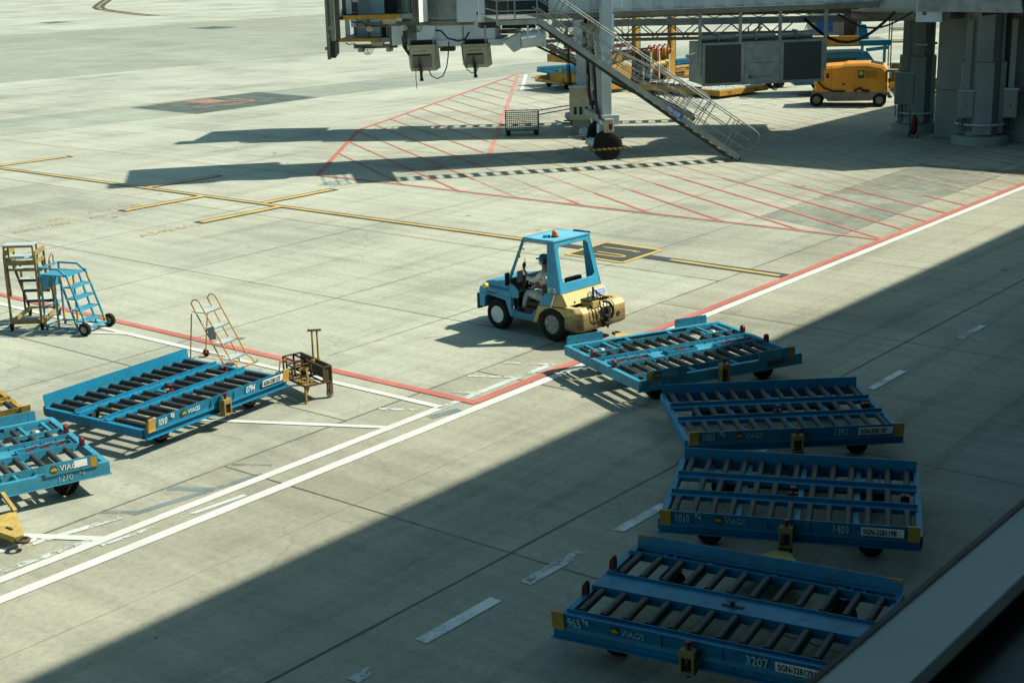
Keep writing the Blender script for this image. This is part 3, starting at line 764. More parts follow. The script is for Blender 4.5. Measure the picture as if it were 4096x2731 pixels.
def dolly2(label):
    """two wide roller lanes with a plate walkway between them"""
    loc, ang = PD
    t = thing('pallet_dolly', label, 'dolly', (*loc, 0), R(ang), GD)
    L_ = 3.42
    b = MB()
    b.box(-0.02, L_ + 0.02, 0.03, 0.10, 0.30, 0.44); b.box(-0.03, L_ + 0.03, -0.03, 0.09, 0.285, 0.30); b.box(-0.02, L_ + 0.02, 2.47, 2.53, 0.30, 0.428)
    b.box(-0.04, 0.04, 0.10, 2.47, 0.30, 0.45); b.box(L_ - 0.04, L_ + 0.04, 0.10, 2.50, 0.30, 0.45)
    for x in (1.01, 1.86, 2.71): MB().box(x - 0.04, x + 0.04, 0.10, 2.50, 0.36, 0.40).build('cross_member', BLUE2, t)
    for x in (0.42, 0.55, 2.85, 3.0): b.box(x - 0.02, x + 0.02, 2.22, 2.50, 0.36, 0.42)
    b.box(0.1, L_ - 0.1, 2.34, 2.37, 0.36, 0.42); b.box(0.2, 0.9, 0.42, 0.45, 0.36, 0.40)
    b.build('chassis', BLUE, t, bevel=0.004)
    MB().box(0.0, L_, 1.06, 1.50, 0.455, 0.468).box(0.0, L_, 1.05, 1.062, 0.38, 0.50).box(0.0, L_, 1.50, 1.512, 0.38, 0.50).build('walkway_plate', BLUE, t)
    MB().box(0.0, L_, 0.07, 0.34, 0.455, 0.466).box(0.0, L_, 0.34, 0.352, 0.40, 0.50).build('side_beam', BLUE, t)
    MB().box(0.0, L_, 2.20, 2.212, 0.38, 0.50).box(0.0, L_, 2.212, 2.24, 0.455, 0.465).build('side_beam', BLUE, t)
    pn = MB(); pn.prism([(0.0, 0.40), (0.015, 0.455), (-0.02, 0.625), (-0.035, 0.625), (0.0, 0.455), (-0.014, 0.40)], 0.0, L_, 'yz'); near = pn.build('guide_panel', BLUE, t)
    for x in (0.0, L_ - 0.13):
        MB().prism([(0.018, 0.41), (0.02, 0.47), (-0.012, 0.635), (-0.052, 0.635), (-0.02, 0.455), (-0.022, 0.41)], x - 0.012, x + 0.142, 'yz').build('corner_plate', YEL, near)
    far = MB().prism([(2.50, 0.43), (2.515, 0.445), (2.555, 0.59), (2.54, 0.59), (2.50, 0.445)], -0.01, L_ + 0.01, 'yz').build('guide_panel', BLUE, t)
    MB().box(0.0, 0.16, 2.532, 2.56, 0.52, 0.595).box(L_ - 0.16, L_, 2.532, 2.56, 0.52, 0.595).build('corner_plate', YEL, far)
    MB().box(1.33, 1.345, -0.034, -0.016, 0.455, 0.61).box(2.05, 2.065, -0.034, -0.016, 0.455, 0.61).build_each('panel_rib', BLUE, near)
    for y0, y1 in ((0.38, 1.03), (1.54, 2.18)):
        for i in range(12):
            if y0 > 1 and i == 13: continue
            put('roller%.2f' % 0.61, lambda: MB().cyl((0, 0, 0), (0, 0.61, 0), 0.048, 12).cyl((0, -0.02, 0), (0, 0.63, 0), 0.014, 6), 'roller', ROLL, t, (0.16 + i * 0.283, y0 + 0.02, 0.455))
    for y in (0.90, 1.72):
        MB().prism([(-0.05, 0.40), (0.03, 0.40), (0.03, 0.58), (0.0, 0.62), (-0.04, 0.56)], y - 0.05, y + 0.03).build('end_stop', DRED, t)
    MB().box(1.60, 1.86, 1.24, 1.30, 0.47, 0.482).cyl((1.72, 1.27, 0.47), (1.72, 1.27, 0.53), 0.03, 8).box(1.66, 1.78, 1.24, 1.30, 0.53, 0.54).build('stop_lever', DARK, t)
    for x in (0.62, 2.8):
        for y in (0.42, 2.16):
            put('dwheel', None, 'wheel', RUBBER, t, (x, y, 0.175)); put('dfork', None, 'wheel_fork', DARK, t, (x, y, 0.175))
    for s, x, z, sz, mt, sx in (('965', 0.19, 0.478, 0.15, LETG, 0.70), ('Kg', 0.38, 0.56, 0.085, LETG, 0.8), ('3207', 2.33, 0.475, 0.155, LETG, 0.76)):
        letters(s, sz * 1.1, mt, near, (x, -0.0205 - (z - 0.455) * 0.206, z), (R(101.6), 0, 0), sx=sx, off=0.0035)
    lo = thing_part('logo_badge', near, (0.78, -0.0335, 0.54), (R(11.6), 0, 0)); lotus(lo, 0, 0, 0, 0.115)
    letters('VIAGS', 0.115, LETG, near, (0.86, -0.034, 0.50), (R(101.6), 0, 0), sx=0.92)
    number_plate(near, 'SGN-3281291', 2.67, 0.470, 0.56, 0.125, PLATEW, LETK)
    hitch(t, 1.70, -0.03)
    tx = hitch_world(*PC); c, s = math.cos(R(ang)), math.sin(R(ang)); dx, dy = tx[0] - loc[0], tx[1] - loc[1]
    drawbar(t, (1.69, 2.56), (dx * c + dy * s, -dx * s + dy * c), CREAM)
    return t
dolly2('blue two-lane dolly numbered 3207 with a centre walkway, nearest the window rail')

def dolly_frame(label, loc, ang, sunk, tow_world, near_tow=False):
    """heavy outer frame, corner pockets, centre plate with trays, short guide flaps"""
    t = thing('pallet_dolly', label, 'dolly', (*loc, 0), R(ang), GD)
    X0, X1, Y0, Y1 = -0.06, 3.48, 0.0, 2.76
    b = MB()
    b.box(X0, X1, Y0, Y0 + 0.07, 0.33, 0.50); b.box(X0, X1, Y1 - 0.07, Y1, 0.33, 0.50); b.box(X0, X0 + 0.07, Y0 + 0.07, Y1 - 0.07, 0.33, 0.50); b.box(X1 - 0.07, X1, Y0 + 0.07, Y1 - 0.07, 0.33, 0.50)
    b.box(X0 - 0.02, X1 + 0.02, Y0 - 0.02, Y0 + 0.03, 0.315, 0.33)
    fr = b.build('outer_frame', BLUE2, t, bevel=0.005)
    b = MB()
    b.box(X0 + .002, X1 - .002, Y0 + .002, Y0 + 0.09, 0.502, 0.515); b.box(X0 + .002, X1 - .002, Y1 - 0.10, Y1 - .002, 0.502, 0.515); b.box(X0 + .002, X0 + 0.09, Y0 + 0.09, Y1 - 0.10, 0.502, 0.515); b.box(X1 - 0.09, X1 - .002, Y0 + 0.09, Y1 - 0.10, 0.502, 0.515)
    b.build('frame_cap', BLUE2, t)
    b = MB()
    for x in (0.95, 1.68, 2.45): b.box(x - 0.03, x + 0.03, 0.09, Y1 - 0.09, 0.36, 0.42)
    for x in (1.25, 2.2): b.box(x - 0.03, x + 0.03, 2.42, Y1 - 0.09, 0.45, 0.50)
    b.box(1.2, 1.24, 0.09, 0.38, 0.45, 0.50); b.box(2.1, 2.14, 0.09, 0.38, 0.45, 0.50)
    b.build('cross_member', BLUE2, t)
    for y in (0.39, 1.13, 1.68, 2.40):
        b = MB(); x0, x1 = (0.05, 3.38) if y < 2 else (0.9, 2.55)
        b.box(x0, x1, y, y + 0.014, 0.40, 0.525)
        for i in range(13):
            x = 0.2 + i * 0.25
            if x0 < x < x1: b.cyl((x, y - 0.025, 0.47), (x, y, 0.47), 0.02, 6)
        b.build('lane_beam', BLUE2, t)
    MB().box(0.05, 3.38, 1.144, 1.68, 0.44, 0.452).build('centre_plate', BLUE2, t)
    for x0, x1, y0 in ((0.12, 0.98, 1.22), (1.40, 2.05, 1.34), (2.45, 3.32, 1.22)):
        tr = MB().box(x0, x1, y0, y0 + 0.012, 0.452, 0.52).box(x0, x1, y0 + 0.20, y0 + 0.212, 0.452, 0.52).box(x0, x0 + 0.012, y0 + 0.012, y0 + 0.20, 0.452, 0.52).box(x1 - 0.012, x1, y0 + 0.012, y0 + 0.20, 0.452, 0.52).build('lever_tray', BLUE2, t)
        b = MB(); mid = 1.4 < x0 < 2.0 or x0 == 1.40
        for k in range(1 if mid else 3):
            x = x0 + 0.15 + k * 0.24 + (0.1 if mid else 0)
            b.box(x, x + 0.12, y0 + 0.05, y0 + 0.14, 0.455, 0.51); b.beam((x, y0 + 0.1, 0.50), (x + 0.18, y0 + 0.12, 0.54), 0.025)
        b.build('red_lever', DRED, tr)
    for i in range(12):
        x = 0.24 + i * 0.265
        put('roller0.68', lambda: MB().cyl((0, 0, 0), (0, 0.68, 0), 0.049, 12).cyl((0, -0.02, 0), (0, 0.70, 0), 0.014, 6), 'roller', ROLL, t, (x, 0.425, 0.465))
        if 0.95 < x < 2.55: put('roller0.68', None, 'roller', ROLL, t, (x, 1.705, 0.465))
        else: put('roller0.33', lambda: MB().cyl((0, 0, 0), (0, 0.33, 0), 0.049, 12), 'roller', ROLL, t, (x, 1.705, 0.465))
    for px in (0.08, 2.62):
        p = MB().box(px, px + 0.78, 2.08, 2.10, 0.44, 0.51).box(px, px + 0.78, 2.60, 2.62, 0.44, 0.51).box(px + 0.22, px + 0.27, 2.10, 2.60, 0.47, 0.505).box(px + 0.60, px + 0.65, 2.10, 2.60, 0.47, 0.505).box(px + 0.76, px + 0.78, 2.10, 2.60, 0.44, 0.51).box(px + 0.27, px + 0.60, 2.12, 2.58, 0.40, 0.412)
        po = p.build('corner_pocket', BLUE2, t)
        MB().lathe([(0.085, 0), (0.085, 0.04), (0.05, 0.07)], (px + 0.43, 2.34, 0.41), 'z', 14).build('swivel_cap', GALV, po)
        for rx in (px + 0.11, px + 0.70):
            put('roller0.38', lambda: MB().cyl((0, 0, 0), (0, 0.38, 0), 0.040, 10), 'roller', ROLL, po, (rx, 2.16, 0.462))
        p = MB().box(px, px + 0.78, 0.10, 0.115, 0.44, 0.51).box(px + 0.22, px + 0.26, 0.115, 0.37, 0.47, 0.505).box(px + 0.55, px + 0.60, 0.115, 0.37, 0.47, 0.505).box(px + 0.27, px + 0.55, 0.12, 0.37, 0.40, 0.412)
        po = p.build('corner_pocket', BLUE2, t)
        MB().lathe([(0.085, 0), (0.085, 0.04), (0.05, 0.07)], (px + 0.40, 0.24, 0.41), 'z', 14).build('swivel_cap', GALV, po)
        for rx in (px + 0.11, px + 0.69):
            put('roller0.22', lambda: MB().cyl((0, 0, 0), (0, 0.22, 0), 0.040, 10), 'roller', ROLL, po, (rx, 0.13, 0.462))
    for x in (0.03, 3.40):
        for y in (1.02, 1.80):
            MB().prism([(y - 0.055, 0.51), (y + 0.055, 0.51), (y + 0.05, 0.62), (y + 0.02, 0.655), (y - 0.03, 0.655), (y - 0.055, 0.62)], x - 0.03, x + 0.03, 'yz').build('end_stop', DRED, t, bevel=0.006)
    fl = []
    for x0, x1, y, far in ((0.09, 0.92, -0.012, 0), (2.48, 3.30, -0.012, 0), (0.0, 0.80, Y1 + 0.012, 1), (2.45, 3.2, Y1 + 0.012, 1)):
        r = 0.04
        poly = [(x0, 0.49), (x1, 0.49)] + [(x1 - r + r * math.cos(a), 0.68 - r + r * math.sin(a)) for a in (0, .5, 1.05, 1.57)] + [(x0 + r - r * math.sin(a), 0.68 - r + r * math.cos(a)) for a in (0, .5, 1.05, 1.57)]
        f = MB().prism(poly, y - 0.008, y + 0.008).build('guide_flap', BLUE2, t); fl.append(f)
        ex = x1 - 0.14 if x0 > 1 else x0
        MB().prism([(ex + 0.02, 0.50), (ex + 0.12, 0.50), (ex + 0.12, 0.655), (ex + 0.02, 0.655)], y - 0.011, y + 0.011).build('flap_end', OCHRE if not far else BLUE2, f)
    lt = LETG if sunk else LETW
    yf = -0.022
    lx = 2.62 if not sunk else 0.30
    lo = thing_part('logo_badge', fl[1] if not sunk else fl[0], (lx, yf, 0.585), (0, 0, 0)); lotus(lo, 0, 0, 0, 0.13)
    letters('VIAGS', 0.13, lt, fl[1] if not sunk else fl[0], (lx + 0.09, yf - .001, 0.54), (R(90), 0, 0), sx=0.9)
    if not sunk:
        MB().box(2.93, 3.13, yf - 0.004, yf - 0.001, 0.545, 0.655).build('paper_label', WHITE, fl[1])
        letters('1270', 0.15, LETG, fr, (2.66, -0.004, 0.365), (R(90), 0, 0), sx=0.8); letters('Kg', 0.08, LETG, fr, (3.0, -0.004, 0.42), (R(90), 0, 0))
    else:
        letters('1270', 0.15, LETG, fr, (0.16, -0.004, 0.365), (R(90), 0, 0), sx=0.8); letters('Kg', 0.08, LETG, fr, (0.5, -0.004, 0.42), (R(90), 0, 0))
        letters('1111', 0.15, LETG, fl[1], (2.75, yf, 0.53), (R(90), 0, 0), sx=0.8)
        pl = number_plate(fr, 'SGN-3281410', 2.66, 0.365, 0.55, 0.115, paint('dim_plate', (0.16, 0.26, 0.28), 0.5, 0.3), LETK, tilt=0, y0=-0.004)
        hitch(t, 1.68, -0.01, z0=0.24, z1=0.66)
    for x in (0.55, 2.9):
        for y in (0.42, 2.3):
            put('fwheel', wheel_maker(0.20, 0.19), 'wheel', RUBBER, t, (x, y, 0.20)); put('dfork', None, 'wheel_fork', DARK, t, (x, y, 0.19))
    c, s = math.cos(R(ang)), math.sin(R(ang)); dx, dy = tow_world[0] - loc[0], tow_world[1] - loc[1]; tl = (dx * c + dy * s, -dx * s + dy * c)
    if near_tow:
        e = Vector(tl); b0 = Vector((1.50, 0.02)); d = (e - b0).normalized(); n = Vector((-d.y, d.x)); Ln = (e - b0).length
        P = lambda u, v, z: (*(b0 + d * u + n * v), z)
        b = MB(); ring = [(0.52, 0.32), (Ln - 0.10, 0.07), (Ln - 0.10, -0.07), (0.52, -0.32)]
        b.loft([[P(u, v, 0.23 - 0.10 * u) for u, v in ring], [P(u, v, 0.29 - 0.08 * u) for u, v in ring]])
        o = b.build('drawbar', YEL if False else CREAMB, t, bevel=0.008)
        b = MB(); b.beam(P(0.0, 0.34, 0.40), P(0.55, 0.30, 0.25), 0.055); b.beam(P(0.0, -0.34, 0.40), P(0.55, -0.30, 0.25), 0.055); b.beam(P(0.0, -0.10, 0.36), P(0.55, 0.02, 0.25), 0.045)
        b.cyl(P(0.02, -0.42, 0.37), P(0.02, 0.42, 0.37), 0.03, 10); b.build('drawbar_arm', CREAMB, o)
        cc = b0 + d * Ln
        MB().path([(cc.x + 0.085 * math.cos(a), cc.y + 0.085 * math.sin(a), 0.15) for a in [i * math.pi / 7 for i in range(14)]], 0.028, 8, True).build('tow_eye', RUST, o)
        MB().beam(P(0.95, -0.02, 0.218), P(1.08, 0.01, 0.206), 0.035, 0.02).build('slot', DARK, o)
    else:
        drawbar(t, (1.70, Y1 - 0.02), tl, CREAM, W=1.1)
    return t
CREAMB = paint('rust_streaked_yellow', (0.60, 0.43, 0.12), 0.55, 0.6, (0.26, 0.13, 0.05), 8, chips=0.05, ccol=(0.16, 0.07, 0.03))
TUG_HITCH = (24.0, 16.62)
dolly_frame('teal blue dolly with heavy frame and red levers, coupled right behind the tow tractor', PA[0], PA[1], True, TUG_HITCH)
dolly_frame('light blue heavy-frame dolly cut by the left edge with its tow bar towards the camera', (9.35, 19.25), -17.0, False, (10.57, 17.44), True)

# ------------------------------------------------------------------ tow tractor
tr = thing('tow_tractor', 'blue and cream baggage tow tractor with open cab and orange roof beacon', 'tractor', (24.06, 17.70, 0), R(84.6))
HW = 0.66     # half width; the side facing the camera is +y
def side_pts(pts, y): return [(x, y, z) for x, z in pts]
# front body: hood
hood = MB()
def ring(x, hw, zb, zt, ch=0.05): return [(x, -hw, zb), (x, hw, zb), (x, hw, zt - ch), (x, hw - ch, zt), (x, -hw + ch, zt), (x, -hw, zt - ch)]
hood.loft([ring(2.16, 0.50, 0.78, 0.93, 0.03), ring(2.05, 0.56, 0.76, 0.985, 0.04), ring(1.26, 0.60, 0.80, 1.11, 0.06)])
hood.build('hood', BLUETUG, tr, bevel=0.012)
fen = MB()
fprof = [(2.18, 0.42), (2.18, 0.80), (2.14, 0.88), (1.24, 0.88), (1.22, 0.52), (1.20, 0.34), (1.27, 0.34), (1.40, 0.66), (1.93, 0.72), (2.00, 0.66), (2.02, 0.42)]
for s in (1, -1):
    ya, yb = (HW - 0.10, HW) if s > 0 else (-HW, -HW + 0.10)
    fen.prism(fprof, ya, yb)
fen.box(2.10, 2.17, -HW + 0.10, HW - 0.10, 0.45, 0.80)
fen.build('front_body', BLUETUG, tr, bevel=0.012)
bm_ = MB().box(2.185, 2.25, -HW - 0.01, HW + 0.01, 0.36, 0.70).build('front_bumper', DARK, tr, bevel=0.015)
MB().box(2.17, 2.182, -0.3, 0.3, 0.55, 0.85).build('grille', BLACK, tr)
for s in (1, -1):
    h = MB().lathe([(0.10, 0), (0.095, 0.03), (0.04, 0.045)], (2.18, s * 0.48, 0.78), 'x', 16).build('headlight', GALV, tr)
    MB().cyl((1.98, s * (HW - 0.04), 0.90), (1.98, s * (HW + 0.035), 0.90), 0.055, 14).build('indicator_light', INDY, tr)
b = MB()
for s in (1, -1):
    y = s * HW
    b.box(1.24, 2.14, y - 0.001 if s > 0 else y - 0.002, y + 0.002 if s > 0 else y + 0.001, 0.735, 0.742)
    b.box(1.62, 1.626, y - 0.001 if s > 0 else y - 0.002, y + 0.002 if s > 0 else y + 0.001, 0.75, 0.87)
for x in (1.30, 1.50, 1.75, 2.0): b.cyl((x, HW, 0.845), (x, HW + 0.005, 0.845), 0.010, 6)
b.build('panel_seam', BLACK, tr)

MB().box(1.70, 1.78, 0.52, 0.56, 0.98, 1.03).build('hood_latch', GALV, tr)
MB().box(1.66, 1.95, HW + 0.001, HW + 0.003, 0.76, 0.79).build('rust_patch', RUST, tr)
# wheels
def tug_wheel(x, s, r, w_, rimr, rimm):
    y = s * (HW - w_ / 2 + 0.02)
    wl = MB().lathe([(rimr, -w_ / 2), (r * 0.90, -w_ / 2), (r, -w_ * 0.33), (r, w_ * 0.33), (r * 0.90, w_ / 2), (rimr, w_ / 2), (rimr * 0.97, w_ * 0.30)], (x, y, r), 'y', 30).build('wheel', RUBBER, tr)
    d = 1 if s > 0 else -1
    rm = MB().lathe([(rimr * 0.99, d * (w_ / 2 - 0.002)), (rimr * 0.86, d * (w_ / 2 - 0.03)), (rimr * 0.80, d * (w_ / 2 - 0.055)), (rimr * 0.45, d * (w_ / 2 - 0.04)), (0.02, d * (w_ / 2 - 0.04))], (x, y, r), 'y', 26).build('rim', rimm, wl)
    b = MB().cyl((x, y + d * (w_ / 2 - 0.05), r), (x, y + d * (w_ / 2 - 0.005), r), rimr * 0.30, 14)
    for k in range(6):
        a = k * math.pi / 3 + 0.5; cx, cz = x + rimr * 0.55 * math.cos(a), r + rimr * 0.55 * math.sin(a)
        b.cyl((cx, y + d * (w_ / 2 - 0.045), cz), (cx, y + d * (w_ / 2 - 0.022), cz), 0.017, 8)
    b.build('hub', DARK, wl)
for s in (1, -1):
    tug_wheel(1.63, s, 0.325, 0.20, 0.185, RIM)
    tug_wheel(0.05, s, 0.36, 0.24, 0.20, RIMD)
MB().box(-0.1, 2.0, -HW + 0.26, HW - 0.26, 0.26, 0.42).cyl((1.63, -0.5, 0.33), (1.63, 0.5, 0.33), 0.04, 8).cyl((0.05, -0.5, 0.36), (0.05, 0.5, 0.36), 0.06, 8).build('chassis', DARK, tr)
for s in (1, -1):       # wheel houses
    MB().box(1.28, 2.02, s * 0.40 - 0.01, s * 0.40 + 0.01, 0.4, 0.86).box(-0.36, 0.40, s * 0.40 - 0.01, s * 0.40 + 0.01, 0.4, 0.86).build('wheel_house', BLACK, tr)
# sill and floor
sill = MB()
sprof = [(1.26, 0.33), (0.60, 0.32), (0.52, 0.42), (0.30, 0.70), (0.42, 0.70), (0.66, 0.47), (1.10, 0.47), (1.26, 0.53)]
for s in (1, -1):
    ya, yb = (HW - 0.07, HW - 0.004) if s > 0 else (-HW + 0.004, -HW + 0.07)
    sill.prism(sprof, ya, yb)
sill.build_each('side_sill', BLUESCUFF, tr, bevel=0.008)
MB().box(0.45, 1.35, -HW + 0.07, HW - 0.07, 0.40, 0.44).build('cab_floor', BLACK, tr)
# rear body, cream, with blue front corner and white stripe
rear = MB()
def rr(x, hw, zb, zt): return [(x, -hw, zb), (x, hw, zb), (x, hw, zt), (x, -hw, zt)]
rear.loft([[(0.42, -HW, 0.72), (0.42, HW, 0.72), (0.22, HW, 0.99), (0.22, -HW, 0.99)], [(-0.40, -HW, 0.76), (-0.40, HW, 0.76), (-0.22, HW - 0.02, 1.02), (-0.22, -HW + 0.02, 1.02)]])
rb = rear.build('rear_body', CREAM, tr, bevel=0.02)
for s in (1, -1):
    y0, y1 = (HW + 0.001, HW + 0.004) if s > 0 else (-HW - 0.004, -HW - 0.001)
    MB().prism([(0.43, 0.722), (0.12, 0.722), (0.02, 0.988), (0.235, 0.988)], y0, y1).build('blue_corner_panel', BLUETUG, rb)
    MB().prism([(0.10, 0.722), (0.05, 0.722), (-0.05, 0.988), (0.0, 0.988)], y0, y1).build('white_stripe', WHITE, rb)
# arches over the rear wheels
ar = MB()
for s in (1, -1):
    ya, yb = (HW - 0.12, HW) if s > 0 else (-HW, -HW + 0.12)
    outer = [(0.60, 0.33), (0.44, 0.70), (-0.40, 0.74), (-0.46, 0.60)]
    inner = [(-0.34, 0.50)] + [(0.05 + 0.42 * math.cos(R(a)), 0.36 + 0.34 * math.sin(R(a))) for a in (150, 120, 90, 60, 30)] + [(0.50, 0.33)]
    ar.prism(outer + inner, ya + .002, yb - .002)
ar.build_each('wheel_arch', CREAM, tr)
# counterweight bumper
cw = MB()
def cring(z, x0, x1, hw, c): return [(x1, -hw, z), (x1, hw, z), (x0 + c, hw, z), (x0, hw - c, z), (x0, -hw + c, z), (x0 + c, -hw, z)]
cw.loft([cring(0.30, -0.74, -0.40, 0.70, 0.12), cring(0.36, -0.82, -0.38, 0.78, 0.12), cring(0.72, -0.80, -0.38, 0.78, 0.12), cring(0.80, -0.70, -0.38, 0.74, 0.10)])
cwo = cw.build('counterweight', CREAMW, tr, bevel=0.03)
MB().box(-0.56, -0.38, -0.60, 0.60, 0.76, 0.80).build('counterweight_top', CREAM, cwo)
MB().box(-0.50, -0.30, -0.62, 0.62, 0.62, 0.78).build('rear_recess', BLACK, tr)
MB().cyl((-0.825, -0.42, 0.52), (-0.80, -0.42, 0.52), 0.05, 14).build('tow_hole', BLACK, cwo)
# hitch bracket, hoses and levers on the back
MB().box(-0.84, -0.79, -0.17, 0.10, 0.33, 0.74).box(-0.92, -0.79, -0.14, 0.08, 0.40, 0.44).box(-0.92, -0.79, -0.14, 0.08, 0.56, 0.60).build('hitch_bracket', DARK, tr)
MB().cyl((-0.87, -0.03, 0.30), (-0.87, -0.03, 0.66), 0.022, 8).build('hitch_pin', RUST, tr)
MB().box(-0.78, -0.45, 0.10, 0.34, 0.76, 0.90).build('coupling_box', CREAM, tr, bevel=0.01)
MB().box(-0.74, -0.50, 0.06, 0.40, 0.90, 0.935).cyl((-0.62, 0.3, 0.93), (-0.62, 0.3, 1.06), 0.012, 6).cyl((-0.62, 0.14, 0.93), (-0.60, 0.12, 1.15), 0.022, 6).build('lever_block', BLACK, tr)
MB().path([(-0.80, 0.02, 0.86), (-0.88, -0.06, 0.84), (-0.93, -0.12, 0.72), (-0.92, -0.14, 0.60), (-0.90, -0.10, 0.50)], 0.028, 8).build('hitch_arm', BLACK, tr)
hs = random.Random(5)
for k in range(3):
    y0 = 0.45 - 0.1 * k
    MB().path([(-0.70, y0, 0.80), (-0.84, y0 - 0.02, 0.74), (-0.86, y0 - 0.08, 0.58 - 0.02 * k), (-0.86, y0 - 0.20, 0.50 + 0.01 * k), (-0.86, y0 - 0.30, 0.62), (-0.78, y0 - 0.33, 0.88), (-0.64, 0.12, 1.10)], 0.011, 6).build('hose', BLACK, tr)
MB().path([(-0.52, -0.16, 0.92), (-0.74, -0.22, 0.90), (-0.84, -0.26, 0.74), (-0.80, -0.30, 0.70)], 0.012, 6).build('grab_wire', GALV, tr)
MB().lathe([(0.022, 0), (0.018, -0.015)], (-0.505, 0.55, 0.74), 'x', 10).build('tail_lamp', LAMPR, tr)
# plate
np_ = MB().box(0, 0.44, 0, 0.115, 0.0, 0.006).build('number_plate', PLATEB, tr)
np_.matrix_local = Matrix(((0, 0.57, -0.82, -0.345), (-1, 0, 0, -0.16), (0, 0.82, 0.57, 0.865), (0, 0, 0, 1)))
MB().box(-0.012, 0.452, -0.012, 0.127, -0.006, 0.003).build('plate_border', LETW, np_)
letters('SGN-312121', 0.095, LETW, np_, (0.025, 0.024, 0.007), (0, 0, 0), sx=0.74)
# cab: rear frame with window, side pillars, roof, windscreen frame
ZR = 2.06
BL = [(-0.14, HW - 0.02, 1.01), (-0.14, -HW + 0.02, 1.01)]
def quadframe(mb, o4, i4, d):
    """frame between outer and inner outlines (same count), d thickness vector"""
    n = len(o4); D = Vector(d)
    A = [Vector(p) for p in o4]; B = [Vector(p) for p in i4]
    P = A + B + [p + D for p in A] + [p + D for p in B]
    F = []
    for i in range(n):
        j = (i + 1) % n
        F += [(i, j, n + j, n + i), (2 * n + i, 3 * n + i, 3 * n + j, 2 * n + j), (i, 2 * n + i, 2 * n + j, j), (n + i, n + j, 3 * n + j, 3 * n + i)]
    mb.add(P, F)
def rearpt(u, v):   # u 0..1 left(+y) to right, v 0..1 up, on the sloping rear plane
    hw = (HW - 0.02) * (1 - v) + (HW - 0.10) * v
    return (-0.17 + 0.25 * v, hw * (1 - 2 * u), 1.02 + (ZR - 1.02) * v)
out, inn = [], []
cs = [(0.10, 0.24), (0.16, 0.19), (0.84, 0.19), (0.90, 0.24), (0.90, 0.84), (0.84, 0.90), (0.16, 0.90), (0.10, 0.84)]
oc = [(0, 0.12), (0.06, 0), (0.94, 0), (1, 0.12), (1, 0.94), (0.94, 1), (0.06, 1), (0, 0.94)]
oc = [(0, 0.0), (0.16, 0), (0.84, 0), (1, 0.0), (1, 1.0), (0.84, 1), (0.16, 1), (0, 1.0)]
b = MB(); quadframe(b, [rearpt(*p) for p in oc], [rearpt(*p) for p in cs], (0.03, 0, 0))
cabb = b.build('cab_rear_frame', BLUETUG, tr, bevel=0.01)
b = MB()
for s in (1, -1):
    w0, w1 = s * (HW - 0.02), s * (HW - 0.10)
    th = -s * 0.03
    A = [(-0.17, w0, 1.02), (0.20, w0, 1.0), (0.26, w1, ZR - 0.02), (0.08, w1, ZR)]
    b.loft([A, [(x, y + th, z) for x, y, z in A]])
sp_ = b.build_each('side_pillar', BLUETUG, tr, bevel=0.006)[0]
letters('4170', 0.14, LETW, sp_, (0.165, HW - 0.012, 1.03), (R(90 - 4.5), 0, R(180)), sx=0.80, off=0.003)
# roof
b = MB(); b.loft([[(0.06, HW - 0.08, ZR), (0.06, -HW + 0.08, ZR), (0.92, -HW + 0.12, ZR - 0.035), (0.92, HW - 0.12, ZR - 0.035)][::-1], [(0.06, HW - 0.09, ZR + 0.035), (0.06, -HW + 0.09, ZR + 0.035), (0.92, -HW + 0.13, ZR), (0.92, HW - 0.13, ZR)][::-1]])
rf = b.build('roof', paint('pale_roof_blue', (0.20, 0.62, 0.86), 0.35, 0.2, (0.1, 0.35, 0.5), 3), tr, bevel=0.008)  # roof gets a paler blue than the rest of the tractor
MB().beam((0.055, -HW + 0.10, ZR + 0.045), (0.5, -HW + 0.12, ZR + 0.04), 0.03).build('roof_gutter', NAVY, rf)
be = MB().lathe([(0.08, 0), (0.08, 0.02)], (0.36, 0.20, ZR + 0.03), 'z', 18).build('beacon_base', BLACK, rf)
MB().lathe([(0.066, 0.02), (0.066, 0.08), (0.055, 0.115), (0.03, 0.135), (0.005, 0.14)], (0.36, 0.20, ZR + 0.03), 'z', 18).build('beacon_lens', AMBER, rf)
MB().box(0.45, 0.55, 0.24, 0.36, ZR + 0.02, ZR + 0.065).build('roof_bracket', BLUETUG, rf)
b = MB()
for s in (1, -1):
    b.beam((0.93, s * (HW - 0.13), ZR - 0.01), (1.30, s * (HW - 0.04), 1.10), 0.05, 0.05)
    b.beam((0.26, s * (HW - 0.115), ZR - 0.005), (0.93, s * (HW - 0.13), ZR - 0.02), 0.045, 0.05)
    b.beam((0.90, s * (HW - 0.125), ZR - 0.10), (0.78, s * (HW - 0.12), ZR - 0.03), 0.03)
b.beam((0.93, -HW + 0.13, ZR - 0.02), (0.93, HW - 0.13, ZR - 0.02), 0.05)
b.build('windscreen_frame', BLUETUG, tr)
MB().box(1.24, 1.32, -HW + 0.03, HW - 0.03, 0.84, 1.14).box(1.16, 1.25, -HW + 0.08, 0.1, 0.80, 1.06).build('dashboard', BLACK, tr)
MB().prism([(1.30, 0.84), (1.27, 1.08), (1.08, 0.98), (1.00, 0.90), (1.02, 0.76), (1.22, 0.74)], HW - 0.03, HW - 0.008).build('side_shield', BLUETUG, tr, bevel=0.008)
MB().cyl((1.10, 0.22, 1.0), (1.22, 0.22, 0.92), 0.02, 6).path([(1.09 + 0.10 * math.cos(a) * 0.45, 0.22 + 0.17 * math.sin(a), 1.03 + 0.17 * math.cos(a) * 0.8) for a in [i * math.pi / 8 for i in range(16)]], 0.013, 6, True).build('steering_wheel', BLACK, tr)
